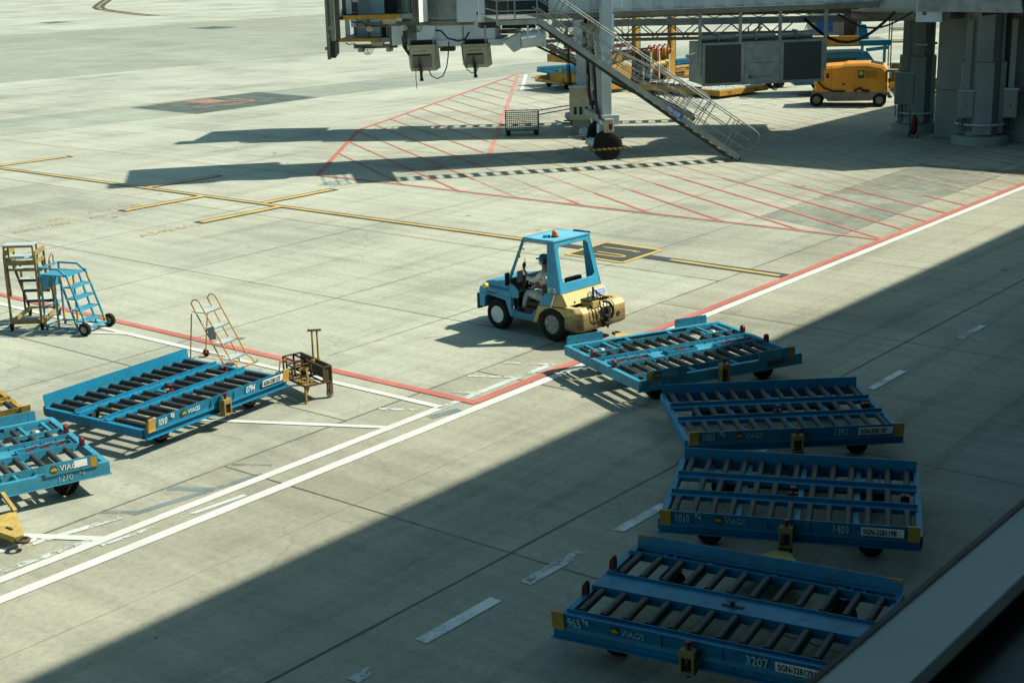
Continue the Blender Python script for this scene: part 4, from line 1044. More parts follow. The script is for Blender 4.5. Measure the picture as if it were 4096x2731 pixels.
MB().box(0.40, 0.90, 0.02, 0.56, 0.60, 0.72).box(0.30, 0.42, 0.02, 0.56, 0.70, 1.14).build('driver_seat', BLACK, tr, bevel=0.03)
MB().box(0.40, 0.86, -0.56, -0.10, 0.60, 0.72).box(0.28, 0.40, -0.56, -0.10, 0.70, 1.16).build('passenger_seat', BLACK, tr, bevel=0.03)
MB().box(0.40, 0.90, -0.58, 0.60, 0.44, 0.60).build('seat_box', BLACK, tr)
MB().cyl((0.86, -0.08, 0.6), (0.80, -0.08, 1.18), 0.012, 6).cyl((0.80, -0.08, 1.16), (0.79, -0.08, 1.23), 0.028, 8).build('gear_lever', BLACK, tr)
mi = MB().box(1.22, 1.26, HW + 0.02, HW + 0.15, 1.02, 1.30).build('wing_mirror', BLACK, tr, bevel=0.02)
MB().path([(1.26, HW - 0.04, 1.02), (1.30, HW + 0.03, 1.05), (1.26, HW + 0.07, 1.10)], 0.01, 6).build('mirror_arm', BLACK, mi)
MB().path([(0.90, HW - 0.10, 1.80), (0.96, HW - 0.06, 1.86), (1.0, HW - 0.06, 1.84), (1.01, HW - 0.07, 1.62)], 0.013, 6).build('grab_handle', GALV, tr)
MB().box(1.14, 1.17, 0.36, 0.52, 1.06, 1.30).build('clipboard', GREY2, tr)

# ------------------------------------------------------------------ people
def skin_body(name, chains, mat, parent=None, sub=1, root=0):
    """chains: list of [(x,y,z,r), ...]; a chain may begin with an index ('j', key) of an existing joint"""
    V, E, Rr, key = [], [], [], {}
    for ch in chains:
        prev = None
        for p in ch:
            if isinstance(p, str): prev = key[p]; continue
            nm = p[4] if len(p) > 4 else None
            V.append(p[:3]); Rr.append(p[3]); i = len(V) - 1
            if nm: key[nm] = i
            if prev is not None: E.append((prev, i))
            prev = i
    me = bpy.data.meshes.new(name); me.from_pydata(V, E, []); me.materials.append(mat)
    o = bpy.data.objects.new(name, me); COL.objects.link(o)
    if parent is not None: o.parent = parent
    sk = o.modifiers.new('skin', 'SKIN'); sk.use_smooth_shade = True
    for i, r in enumerate(Rr):
        me.skin_vertices[0].data[i].radius = (r, r) if not isinstance(r, tuple) else r
        me.skin_vertices[0].data[i].use_root = (i == root)
    sb = o.modifiers.new('sub', 'SUBSURF'); sb.levels = sub; sb.render_levels = sub
    return o
def fingers(wrist, hand, d, side, curl):
    """four fingers and a thumb rooted in the palm; d = hand direction, side = across the palm, curl = palm normal"""
    hand, d, side, curl = Vector(hand), Vector(d).normalized(), Vector(side).normalized(), Vector(curl).normalized()
    out = []
    for k, (off, ln) in enumerate(((0.030, 0.070), (0.010, 0.080), (-0.010, 0.075), (-0.030, 0.058))):
        a = hand + side * off + d * 0.035; b_ = a + d * ln * 0.45 + curl * 0.012; c = b_ + d * ln * 0.15 + curl * 0.03; e = c - d * ln * 0.10 + curl * 0.02
        out.append(['hand' + wrist, (*a, 0.0095), (*b_, 0.009), (*c, 0.0085), (*e, 0.008)])
    a = hand + side * 0.035 - d * 0.02; b_ = a + side * 0.02 + d * 0.035 + curl * 0.012; c = b_ + d * 0.028 + curl * 0.015 - side * 0.006
    out.append(['hand' + wrist, (*a, 0.012), (*b_, 0.011), (*c, 0.010)])
    return out
drv = thing('person', 'driver in grey uniform, navy cap and pale blue face mask, holding a handset', 'person', (24.06, 17.70, 0), R(84.6))
# frame as the tractor's: x forward, +y towards the camera. pelvis on the seat
PY_ = 0.30
hx, hz = 0.60, 1.58           # head centre
chains = [[(0.50, PY_, 0.80, 0.12, 'pelvis'), (0.48, PY_, 0.98, 0.105), (0.49, PY_, 1.18, 0.11, 'chest'), (0.53, PY_, 1.34, 0.075, 'neck0'), (0.565, PY_, 1.42, 0.052), (hx - 0.01, PY_, 1.50, 0.070), (hx, PY_, 1.58, 0.088), (hx - 0.005, PY_, 1.655, 0.075)],
          ['neck0', (0.52, PY_ + 0.17, 1.31, 0.055), (0.68, PY_ + 0.20, 1.17, 0.044), (0.86, PY_ + 0.20, 1.20, 0.038, 'elbL'), (0.99, PY_ + 0.19, 1.36, 0.027), (1.01, PY_ + 0.18, 1.42, 0.030, 'handL')],
          ['neck0', (0.52, PY_ - 0.17, 1.31, 0.055), (0.64, PY_ - 0.19, 1.10, 0.044), (0.76, PY_ - 0.14, 1.02, 0.038), (0.98, PY_ - 0.08, 1.08, 0.027), (1.03, PY_ - 0.06, 1.10, 0.030, 'handR')],
          ['pelvis', (0.55, PY_ + 0.10, 0.78, 0.092), (0.93, PY_ + 0.13, 0.86, 0.068), (1.0, PY_ + 0.13, 0.66, 0.054), (1.04, PY_ + 0.13, 0.50, 0.040), (1.06, PY_ + 0.13, 0.475, 0.035), (1.17, PY_ + 0.13, 0.465, 0.028)],
          ['pelvis', (0.55, PY_ - 0.10, 0.78, 0.092), (0.93, PY_ - 0.10, 0.84, 0.068), (1.02, PY_ - 0.10, 0.66, 0.054), (1.08, PY_ - 0.10, 0.50, 0.040), (1.12, PY_ - 0.10, 0.475, 0.035), (1.22, PY_ - 0.10, 0.465, 0.028)]]
chains += fingers('L', (1.01, PY_ + 0.18, 1.42), (0.1, 0, 1), (0, -1, 0), (-1, 0, 0.1))
chains += fingers('R', (1.03, PY_ - 0.06, 1.10), (0.5, 0.2, 0.6), (0, -1, 0), (0.6, 0, -0.5))
body = skin_body('body', chains, SKIN, drv)
skin_body('shirt', [[(0.49, PY_, 0.84, 0.135, 'a'), (0.48, PY_, 1.0, 0.122), (0.49, PY_, 1.18, 0.130), (0.525, PY_, 1.31, 0.098, 'n'), (0.55, PY_, 1.375, 0.066)],
                    ['n', (0.52, PY_ + 0.17, 1.305, 0.075), (0.68, PY_ + 0.20, 1.165, 0.064), (0.855, PY_ + 0.20, 1.185, 0.058), (0.885, PY_ + 0.20, 1.225, 0.058)],
                    ['n', (0.52, PY_ - 0.17, 1.305, 0.075), (0.64, PY_ - 0.19, 1.10, 0.064), (0.76, PY_ - 0.14, 1.02, 0.056), (0.82, PY_ - 0.12, 1.035, 0.054)]], CLOTH, drv)
skin_body('trousers', [[(0.50, PY_, 0.86, 0.130, 'p'), (0.51, PY_, 0.80, 0.135, 'q')],
                       ['q', (0.56, PY_ + 0.10, 0.785, 0.108), (0.94, PY_ + 0.13, 0.87, 0.086), (1.0, PY_ + 0.13, 0.68, 0.078), (1.035, PY_ + 0.13, 0.51, 0.072)],
                       ['q', (0.56, PY_ - 0.10, 0.785, 0.108), (0.94, PY_ - 0.10, 0.85, 0.086), (1.02, PY_ - 0.10, 0.68, 0.078), (1.07, PY_ - 0.10, 0.51, 0.072)]], CLOTH2, drv)
for yy, xx in ((PY_ + 0.13, 1.05), (PY_ - 0.10, 1.09)):
    MB().loft([[(xx - 0.08, yy - 0.04, 0.445), (xx + 0.19, yy - 0.035, 0.445), (xx + 0.19, yy + 0.035, 0.445), (xx - 0.08, yy + 0.04, 0.445)], [(xx - 0.07, yy - 0.035, 0.53), (xx + 0.12, yy - 0.03, 0.50), (xx + 0.12, yy + 0.03, 0.50), (xx - 0.07, yy + 0.035, 0.53)]]).build('shoe', BLACK, drv, bevel=0.015)
def head_parts(root, hx, hy, hz, mask=True, cap=NAVY, yaw=0):
    before = set(bpy.data.objects)
    head_bits(root, hx, hy, hz, mask, cap)
    for o in set(bpy.data.objects) - before:
        o.matrix_local = Matrix.Translation((hx, hy, hz)) @ Matrix.Rotation(R(yaw), 4, 'Z') @ Matrix.Translation((-hx, -hy, -hz))
def head_bits(root, hx, hy, hz, mask, cap):
    MB().lathe([(0.098, 0.0), (0.102, 0.03), (0.095, 0.075), (0.07, 0.105), (0.02, 0.12)], (hx - 0.005, hy, hz + 0.015), 'z', 18).prism([(hx + 0.06, hy - 0.07), (hx + 0.15, hy - 0.055), (hx + 0.175, hy), (hx + 0.15, hy + 0.055), (hx + 0.06, hy + 0.07)], hz + 0.02, hz + 0.034, 'xy').build('cap', cap, root)
    MB().lathe([(0.03, -0.10), (0.078, -0.075), (0.094, -0.03), (0.097, 0.03)], (hx - 0.022, hy, hz), 'z', 16).build('hair', HAIR, root)
    if mask:
        MB().loft([[(hx + 0.02, hy - 0.082, hz - 0.02), (hx + 0.105, hy - 0.03, hz - 0.012), (hx + 0.105, hy + 0.03, hz - 0.012), (hx + 0.02, hy + 0.082, hz - 0.02)],
                   [(hx + 0.015, hy - 0.078, hz - 0.07), (hx + 0.10, hy - 0.03, hz - 0.075), (hx + 0.10, hy + 0.03, hz - 0.075), (hx + 0.015, hy + 0.078, hz - 0.07)],
                   [(hx + 0.01, hy - 0.05, hz - 0.11), (hx + 0.06, hy - 0.02, hz - 0.115), (hx + 0.06, hy + 0.02, hz - 0.115), (hx + 0.01, hy + 0.05, hz - 0.11)]]).build('face_mask', MASKB, root)
    for s in (1, -1):
        MB().lathe([(0.006, -0.02), (0.022, -0.012), (0.026, 0.0), (0.018, 0.01)], (hx - 0.005, hy + s * 0.092, hz - 0.01), 'y', 10).build('ear', SKIN, root)
        MB().lathe([(0.003, 0), (0.010, 0.004), (0.003, 0.008)], (hx + 0.080, hy + s * 0.032, hz + 0.002), 'x', 8).build('eye', BLACK, root)
    MB().prism([(hx + 0.078, hz + 0.0), (hx + 0.118, hz - 0.035), (hx + 0.08, hz - 0.045)], hy - 0.012, hy + 0.012).build('nose', SKIN, root)
head_parts(drv, hx, PY_, hz, yaw=22)
hset = thing('radio_handset', 'black radio handset gripped in the driver\'s raised hand', 'radio', (24.06, 17.70, 0), R(84.6))
MB().box(0.968, 0.996, PY_ + 0.15, PY_ + 0.21, 1.40, 1.52).build('handset_body', BLACK, hset, bevel=0.008)
MB().cyl((0.982, PY_ + 0.165, 1.52), (0.982, PY_ + 0.165, 1.60), 0.006, 6).build('antenna', BLACK, hset)

# ------------------------------------------------------------------ steps, ladder, trolley beside the stand
st = thing('wheeled_steps', 'blue wheeled access steps with platform and two black wheels', 'steps', (18.17, 26.52, 0), R(16.7))
W0, W1 = 0.10, 0.72
for k, (v, z) in enumerate(((0.07, 0.27), (0.15, 0.52), (0.23, 0.765), (0.29, 1.015))):
    b = MB().box(W0, W1, v, v + 0.24, z - 0.03, z); tr_ = b.build('step', BLUE2, st, bevel=0.004)
MB().box(W0, W1, 0.43, 1.14, 1.235, 1.26).build('platform', BLUE2, st, bevel=0.004)
for x in (W0 - 0.015, W1 + 0.015):
    MB().beam((x, 0.0, 0.12), (x, 0.43, 1.30), 0.035).build('stringer', BLUE2, st)
    MB().beam((x, 0.26, 0.10), (x, 0.62, 1.22), 0.035).build('stringer', BLUE2, st)
    MB().beam((x, 0.006, 0.14), (x, 0.065, 0.30), 0.037).beam((x, 0.335, 1.04), (x, 0.39, 1.19), 0.038).build_each('yellow_band', YEL, st)
    b = MB().beam((x, 0.43, 1.25), (x, 0.62, 1.40), 0.035).beam((x, 0.62, 1.40), (x, 1.13, 1.40), 0.035).beam((x, 1.13, 1.40), (x, 1.13, 1.24), 0.035)
    b.build('handrail', BLUE2, st)
    for v in (0.76, 1.12):
        l = MB().beam((x, v, 0.10), (x, v, 1.235), 0.035).build('leg', BLUE2, st)
        MB().beam((x, v, 0.10), (x, v, 0.32), 0.038).beam((x, v, 0.86), (x, v, 1.08), 0.038).build_each('yellow_band', YEL, l)
    MB().beam((x, -0.02, 0.09), (x, 1.16, 0.09), 0.035).build('base_rail', BLUE2, st)
MB().beam((W0 - .015, 1.13, 1.40), (W1 + .015, 1.13, 1.40), 0.035).beam((W0, 1.14, 0.52), (W1, 1.14, 0.52), 0.02).beam((W0, 0.76, 0.60), (W0, 1.14, 0.48), 0.02).beam((W0, 1.16, 0.09), (W1, 1.16, 0.09), 0.035).build_each('rear_rail', BLUE2, st)
MB().prism([(0.86, 1.23), (1.155, 1.23), (1.155, 0.90), (1.00, 0.90)], W0 - 0.02, W0 - 0.005, 'yz').box(W0 - 0.02, W1, 1.145, 1.16, 0.90, 1.23).build('side_panel', BLUE2, st)
MB().beam((W0, 0.0, 0.15), (W1 + 0.02, 0.0, 0.15), 0.035).cyl((-0.02, -0.02, 0.13), (0.84, -0.02, 0.13), 0.018, 8).build('axle', BLUE2, st)
MB().cyl((W0, 1.1, 0.0), (W0, 1.1, 0.09), 0.03, 8).cyl((W1, 1.1, 0.0), (W1, 1.1, 0.09), 0.03, 8).build_each('foot', BLUE2, st)
for x in (-0.03, 0.83):
    wl = MB().lathe([(0.06, -0.045), (0.12, -0.055), (0.145, -0.03), (0.145, 0.03), (0.12, 0.055), (0.06, 0.045)], (x, -0.02, 0.145), 'x', 24).build('wheel', RUBBER, st)
    MB().lathe([(0.075, -0.05), (0.07, -0.057), (0.03, -0.052), (0.03, 0.052), (0.07, 0.057), (0.075, 0.05)], (x, -0.02, 0.145), 'x', 20).build('rim', RIMD, wl)

yl = thing('maintenance_ladder', 'khaki yellow step platform on castors with chequered treads at the left edge', 'ladder', (17.52, 28.17, 0), R(-50.5))
XA, XB = -0.06, 0.60
for x in (XA, XB):
    for v, zt in ((0.0, 1.70), (0.10, 1.62)): MB().beam((x + (0.02 if v else 0), v, 0.16 if v == 0 else 0.75), (x, v, zt), 0.045).build('post', KHAKI, yl)
    MB().beam((x, 0.0, 0.20), (x, 1.34, 0.18), 0.04, 0.09).build('base_rail', KHAKI, yl)
    MB().beam((x, 0.0, 1.54), (x, 0.62, 1.50), 0.04, 0.08).beam((x, 0.0, 1.72), (x, 0.70, 1.70), 0.04, 0.10).build('side_rail', KHAKI, yl)
    MB().beam((x, 0.66, 1.72), (x - 0.01, 0.72, 1.22), 0.045).build('post', KHAKI, yl)
    MB().beam((x, 0.45, 1.50), (x, 1.32, 0.22), 0.035, 0.06).build('stringer', RUST, yl)
    MB().beam((x, 1.0, 1.35), (x, 1.02, 0.20), 0.035).build('post', RUST, yl)
MB().beam((XA, 0, 0.20), (XB, 0, 0.20), 0.05, 0.09).beam((XA, 0, 1.52), (XB, 0, 1.52), 0.05, 0.10).beam((XA, 1.32, 0.2), (XB, 1.32, 0.2), 0.04).beam((XA, 0.05, 1.36), (XB, 0.05, 1.36), 0.03, 0.05).build_each('cross_rail', KHAKI, yl)
bx_ = MB(); 
for x in (XA + 0.02, XB - 0.02):
    for v in (-0.02, 0.26): bx_.beam((x, v, 1.56), (x, v, 1.90), 0.035)
bx_.beam((XA + .02, -0.02, 1.88), (XB - .02, -0.02, 1.88), 0.035).beam((XA + .02, 0.26, 1.88), (XB - .02, 0.26, 1.88), 0.035)
bx_.build('top_stool_frame', KHAKI, yl)
MB().box(XA, XB, -0.04, 0.28, 1.90, 1.92).build('top_tread', CHEQ, yl)
MB().box(XA + 0.03, XB - 0.03, 0.05, 0.45, 1.60, 1.62).build('platform', CHEQ, yl)
for v, z in ((0.52, 1.26), (0.70, 0.98), (0.90, 0.70), (1.08, 0.42)):
    s_ = MB().box(XA + 0.02, XB - 0.02, v, v + 0.22, z, z + 0.02).build('step', CHEQ, yl)
    MB().box(XA + 0.02, XB - 0.02, v - 0.01, v - 0.002, z - 0.04, z + 0.018).build('step_nosing', DARK, s_)
for k, x in enumerate((XA + 0.05,)):
    MB().path([(x + 0.02 * math.sin(i * 2.4), 0.55 + 0.035 * i, 1.22 - 0.06 * i) for i in range(14)], 0.010, 5).build('chain', RUST, yl)
MB().path([(0.62, 0.80, 1.20), (0.64, 0.9, 1.44), (0.66, 1.0, 1.50), (0.66, 1.1, 1.46), (0.66, 1.1, 1.22)], 0.014, 6).build('red_hoop', paint('faded_red_tube', (0.42, 0.13, 0.08), 0.5, 0.3), yl)
for x in (XA, XB):
    for v in (0.0, 1.33):
        MB().prism([(x - 0.05, 0.16), (x + 0.05, 0.16), (x + 0.03, 0.07), (x - 0.03, 0.07)], v - 0.03, v + 0.03).build('castor_fork', RUST, yl)
        MB().lathe([(0.02, -0.022), (0.07, -0.022), (0.078, 0), (0.07, 0.022), (0.02, 0.022)], (x, v, 0.078), 'x', 16).build('castor', RUBBER, yl)

os_ = thing('step_ladder', 'slim orange tubular step ladder with four silver chequered treads', 'ladder', (18.22, 21.84, 0), R(12.5))
for k in range(4):
    v, z = 0.02 + 0.175 * k, 0.20 + 0.300 * k
    d = 0.22 if k < 3 else 0.34
    tr_ = MB().box(0.02, 0.50, v, v + d, z - 0.02, z).build('step', CHEQ, os_)
    MB().box(0.02, 0.50, v - 0.008, v, z - 0.028, z + 0.002).build('step_nosing', GALV, tr_)
for x in (0.0, 0.52):
    c = [(x, -0.16, 0.02), (x, -0.14, 0.10), (x, 0.0, 0.18)] + [(x, 0.0 + 0.175 * i, 0.18 + 0.300 * i) for i in (1, 2, 3, 3.8)]
    e = c[-1]
    top = [(x, e[1] + 0.06, e[2] + 0.035), (x, e[1] + 0.15, e[2] + 0.02), (x, e[1] + 0.20, e[2] - 0.05)]
    back = [(x, 0.22 + 0.175 * i, 0.15 + 0.300 * i) for i in (3.2, 2, 1, 0)] + [(x, 0.18, 0.02)]
    MB().path(c + top + back, 0.0135, 8).build('side_tube', ORNG, os_)
    MB().path([(x, 0.88, 1.05), (x + (0.03 if x == 0 else 0), 1.02, 0.10)], 0.0125, 8).build('rear_leg', ORNG, os_)
    MB().path([(x, -0.16, 0.03), (x, -0.24, 0.04), (x, -0.26, 0.10)], 0.012, 6).build('toe', ORNG, os_)
MB().path([(0.02, 0.2, 0.05), (0.02, 1.02, 0.10), (0.54, 1.02, 0.10), (0.52, 0.2, 0.05)], 0.0125, 8).path([(0.0, -0.16, 0.03), (0.52, -0.16, 0.03)], 0.012, 8).build('base_tube', ORNG, os_)
MB().prism([(0.30, 0.60), (0.34, 0.86), (0.52, 0.80), (0.46, 0.56)], -0.02, -0.008, 'yz').build('side_tag', GREY2, os_)
for x in (-0.02, 0.58):
    MB().lathe([(0.02, -0.02), (0.065, -0.025), (0.08, 0), (0.065, 0.025), (0.02, 0.02)], (x, 1.06, 0.08), 'x', 18).build('wheel', RUBBER, os_)

# trolley with two rings for chocks and bottles
tg = thing('equipment_trolley', 'small rusty brown frame trolley with tall T handle at the dolly corner', 'trolley', (17.73, 19.24, 0), R(0))
def fr(p0, p1, p2, p3, z0, z1, b, w_=0.026):
    for z in (z0, z1):
        for a, c in ((p0, p1), (p1, p2), (p2, p3), (p3, p0)): b.beam((*a, z), (*c, z), w_)
    for p in (p0, p1, p2, p3): b.beam((*p, z0), (*p, z1), w_)
U = Vector((0.54, -0.13)); V = Vector((0.30, 1.10))       # along the near edge, and away
def T(u, v): 
    p = Vector((-0.22, -0.26)) + U * u + V * v; return (p.x, p.y)
b = MB(); b.beam((*T(0, 0), 0.33), (*T(1, 0), 0.33), 0.03); b.beam((*T(1, 0), 0.33), (*T(1, 1), 0.33), 0.03); b.beam((*T(1, 1), 0.33), (*T(0, 1), 0.33), 0.03); b.beam((*T(0, 1), 0.33), (*T(0, 0), 0.33), 0.03)
b.beam((*T(0.5, 0), 0.33), (*T(0.5, 1), 0.33), 0.03); b.beam((*T(0, 0.5), 0.33), (*T(1, 0.5), 0.33), 0.03)
b.build('base_frame', RUST, tg)
MB().prism([T(0.0, 0.0), T(0.45, 0.0), T(0.45, 0.42), T(0.0, 0.42)], 0.335, 0.345, 'xy').prism([T(0.0, 0.6), T(0.5, 0.6), T(0.5, 1.0), T(0.0, 1.0)], 0.335, 0.345, 'xy').build('base_plate', KHAKI, tg)
b = MB(); fr(T(0.70, 0.0), T(1.0, 0.0), T(1.0, 1.0), T(0.70, 1.0), 0.34, 0.62, b); b.build('box_frame', RUST, tg)
MB().prism([T(0.72, 0.005), T(0.98, 0.005), T(0.98, 0.02), T(0.72, 0.02)], 0.35, 0.61, 'xy').prism([T(0.975, 0.02), T(0.99, 0.02), T(0.99, 0.98), T(0.975, 0.98)], 0.35, 0.61, 'xy').build('side_sheet', paint('dull_olive', (0.085, 0.075, 0.03), 0.6, 0.4), tg)
b = MB(); fr(T(0.0, 0.42), T(0.70, 0.42), T(0.70, 0.60), T(0.0, 0.60), 0.34, 0.60, b); b.build('middle_frame', RUST, tg)
b = MB(); fr(T(0.30, 0.60), T(0.70, 0.60), T(0.70, 1.0), T(0.30, 1.0), 0.34, 0.62, b); b.build('rear_frame', RUST, tg)
for u, v in ((0.22, 0.20), (0.12, 0.80)):
    c = T(u, v); b = MB()
    b.path([(c[0] + 0.075 * math.cos(a), c[1] + 0.075 * math.sin(a), 0.60) for a in [i * math.pi / 8 for i in range(16)]], 0.008, 6, True)
    b.path([(c[0] + 0.11 * math.cos(a), c[1] + 0.11 * math.sin(a), 0.36) for a in [i * math.pi / 8 for i in range(16)]], 0.010, 6, True)
    for a in (0.4, 2.5, 4.6): b.beam((c[0] + 0.075 * math.cos(a), c[1] + 0.075 * math.sin(a), 0.60), (c[0] + 0.11 * math.cos(a), c[1] + 0.11 * math.sin(a), 0.36), 0.03, 0.006)
    b.build('bottle_ring', YELR, tg)
h0 = T(1.0, 0.50)
hd = MB().cyl((h0[0] - 0.02, h0[1] + 0.04, 0.58), (h0[0] - 0.02, h0[1] + 0.04, 1.16), 0.018, 8).cyl((h0[0] + 0.06, h0[1] - 0.01, 0.58), (h0[0] + 0.06, h0[1] - 0.01, 1.16), 0.018, 8).box(h0[0] - 0.08, h0[0] + 0.08, h0[1] - 0.03, h0[1] + 0.05, 0.58, 0.62).build('handle_post', YELR, tg)
MB().cyl((h0[0] - 0.09, h0[1] + 0.08, 1.18), (h0[0] + 0.13, h0[1] - 0.05, 1.16), 0.022, 10).build('handle_grip', RUST, hd)
for (u, v) in ((0.02, 0.02), (0.02, 0.98)):
    p = T(u, v); MB().beam((*p, 0.0), (*p, 0.33), 0.035).box(p[0] - 0.035, p[0] + 0.035, p[1] - 0.035, p[1] + 0.035, 0, 0.012).prism([(p[0] + 0.02, 0.31), (p[0] + 0.12, 0.31), (p[0] + 0.02, 0.14)], p[1] - 0.004, p[1] + 0.004).build('leg', YELR, tg)
for (u, v) in ((0.97, 0.05), (0.97, 0.95)):
    p = T(u, v)
    MB().box(p[0] - 0.04, p[0] + 0.04, p[1] - 0.045, p[1] - 0.03, 0.08, 0.33).box(p[0] - 0.04, p[0] + 0.04, p[1] + 0.03, p[1] + 0.045, 0.08, 0.33).build('castor_fork', RUST, tg)
    MB().lathe([(0.02, -0.025), (0.075, -0.025), (0.085, 0), (0.075, 0.025), (0.02, 0.025)], (p[0], p[1], 0.085), 'y', 18).build('castor', RIMD, tg)

# ------------------------------------------------------------------ boarding bridges
def corrug(x0, x1, z0, z1, y, depth=0.06, pitch=0.80, face=-1):
    """folded sheet wall, ribs standing out towards -y (or +y)"""
    b = MB(); pts = []
    x = x0
    while x < x1 - 1e-6:
        for dx, dy in ((0, 0), (pitch * 0.42, 0), (pitch * 0.50, 1), (pitch * 0.92, 1)):
            if x + dx <= x1: pts.append((x + dx, y + face * depth * dy))
        x += pitch
    pts.append((x1, y))
    n = len(pts)
    P = [(a, c, z0) for a, c in pts] + [(a, c, z1) for a, c in pts] + [(a, c - face * 0.02, z0) for a, c in pts] + [(a, c - face * 0.02, z1) for a, c in pts]
    F = []
    for i in range(n - 1): F += [(i, i + 1, n + i + 1, n + i), (2 * n + i, 3 * n + i, 3 * n + i + 1, 2 * n + i + 1), (i, 2 * n + i, 2 * n + i + 1, i + 1), (n + i, n + i + 1, 3 * n + i + 1, 3 * n + i)]
    b.add(P, F); return b
GLASSB = paint('tinted_bridge_glass', (0.03, 0.055, 0.065), 0.15, 0.1)
def bridge(name, label, loc, ang, zt, W, u_end, stair, cabu, dz, far=False):
    """zt = underside of the tunnel; u along the tunnel towards the terminal, v away from the camera"""
    t = thing(name, label, 'bridge', (*loc, 0), R(ang), 'boarding bridges at the stand')
    TH = 2.75
    # tunnel
    z0 = zt + 0.21
    MB().box(-3.6, u_end, 0.10, W - 0.10, z0 + 0.02, z0 + 0.10).box(-3.6, u_end, 0.06, W - 0.06, z0 + TH, z0 + TH + 0.12).build('tunnel_roof_and_floor', GREY, t)
    corrug(-3.6, u_end, z0, z0 + TH, 0.08, 0.05, 0.78).build('tunnel_side', GREY, t)
    corrug(-3.6, u_end, z0, z0 + TH, W - 0.08, 0.05, 0.78, 1).build('tunnel_side', GREY, t)
    MB().box(-3.7, u_end, -0.06, 0.12, zt, zt + 0.21).build('bottom_girder', TAUPE, t, bevel=0.01)
    MB().box(-3.7, u_end, W - 0.12, W + 0.06, zt, zt + 0.21).build('bottom_girder', TAUPE, t)
    MB().box(-3.6, u_end, 0.12, W - 0.12, zt + 0.12, zt + 0.2).build('tunnel_underside', TAUPE, t)
    b = MB()
    for i in range(int((u_end + 3) / 1.3)): b.box(-3 + i * 1.3, -2.92 + i * 1.3, 0.12, W - 0.12, zt + 0.02, zt + 0.12)
    b.build_each('floor_joist', TAUPE, t)
    if far:
        b = MB().box(-1.2, u_end + 1.5, -0.10, 0.10, zt - 0.42, zt - 0.15)
        b.build('cable_girder', GREY2, t, bevel=0.01)
        b = MB()
        for vv in (0.0, W - 0.2):
            b.box(-1.5, 9.0, vv - 0.05, vv + 0.05, zt - 1.03, zt - 0.90)
            x = -1.3
            k = 0
            while x < 8.6:
                b.beam((x, vv, zt - 0.95 if k % 2 else zt - 0.42), (x + 0.62, vv, zt - 0.42 if k % 2 else zt - 0.95), 0.045); x += 0.62; k += 1
        b.build('lattice_truss', TAUPE, t)
        b = MB(); x = 0.5; k = 0
        while x < u_end:
            b.beam((x, 0.0, zt - 0.15 if k % 2 else zt), (x + 0.45, 0.0, zt if k % 2 else zt - 0.15), 0.03); x += 0.45; k += 1
        b.build('small_lattice', TAUPE, t)
    # service rail sagging under the tunnel
    MB().box(-0.8, u_end, W * 0.5 - 0.08, W * 0.5 + 0.08, zt - 0.14, zt + 0.0).build('rail_beam', TAUPE, t)
    # rotating cab
    cu0, cu1 = cabu
    fz = zt + 0.10 - dz
    CB = MB()
    CB.box(cu0 + 0.35, cu1 + 0.1, 0.25, W + 0.7, fz + 0.12, fz + 0.22)
    CB.build('cab_floor', BLACK, t)
    MB().box(cu0 + 0.35, cu1 + 0.4, 0.5, W + 0.7, fz + 2.9, fz + 3.0).build('cab_roof', GREY, t)
    MB().box(cu0 + 0.4, cu1 + 0.1, W + 0.65, W + 0.72, fz + 0.22, fz + 2.9).build('cab_back_wall', paint('cab_wall' + name + str(far), (0.16, 0.20, 0.20), 0.5, 0.2), t)
    for i, (a, c_, zz) in enumerate(((0.62, 0.80, 0.30), (0.86, 1.06, 0.70))):
        MB().box(cu0 + a, cu0 + c_, 0.5 + 0.1 * i, 0.62 + 0.1 * i, fz + zz, fz + 2.9).build('door_panel', GREY, t)
    for i in range(3):
        MB().box(cu0 + 1.05 + i * 0.5, cu0 + 1.52 + i * 0.5, 0.85 + 0.25 * i, 0.90 + 0.25 * i, fz + 0.25, fz + 2.9).build('slat_curtain', (GREY2, GREY, DARK)[i], t)
    MB().box(cu1 - 0.35, cu1 - 0.30, 0.3, 1.6, fz + 0.25, fz + 2.9).build('curtain_post', GREY2, t)
    # bellows canopy around the mouth
    b = MB()
    def hoop(v, gr, lo):
        a0, a1 = cu0 - gr, cu0 + 0.30
        return [(a0, v, fz - lo), (a1, v + 0.05, fz - lo), (a1, v + 0.05, fz + 3.1), (a0, v, fz + 3.2)]
    for k in range(4):
        v = -0.30 + 0.22 * k; g = 0.06 if k % 2 else 0.0
        b.loft([hoop(v, g, 0.50 - 0.04 * k), hoop(v + 0.21, 0.05 - g, 0.48 - 0.04 * k)])
    b.build('canopy_bellows', DARK, t)
    MB().box(cu0 - 0.02, cu0 + 0.12, -0.42, -0.30, fz - 0.55, fz + 3.1).cyl((cu0 - 0.10, -0.36, fz - 0.10), (cu0 + 0.0, -0.36, fz - 0.10), 0.07, 10).build('canopy_post', TAUPE, t, bevel=0.02)
    MB().cyl((cu0 + 0.30, 0.0, fz + 0.25), (cu0 + 0.30, 0.0, fz + 3.0), 0.12, 12).build('canopy_roll', GREY2, t)
    b = MB()
    for k in range(3): b.box(cu1 - 0.18 + 0.07 * k, cu1 - 0.13 + 0.07 * k, -0.05 - 0.04 * k, 0.5, fz + (0.0 if k == 0 else 0.15), fz + 3.1)
    b.build('canopy_bellows', TAUPE, t)
    bl = 2.05 if not far else 1.75
    MB().box(cu0 + 0.42, cu0 + 0.42 + bl, -0.12, 0.02, fz + 0.14, fz + 0.28).build('floor_bumper', OCHRE, t, bevel=0.02)
    MB().box(cu0 + 0.42 + bl, cu1, -0.02, 0.10, fz + 0.10, fz + 0.27).build('floor_edge', GREY2, t)
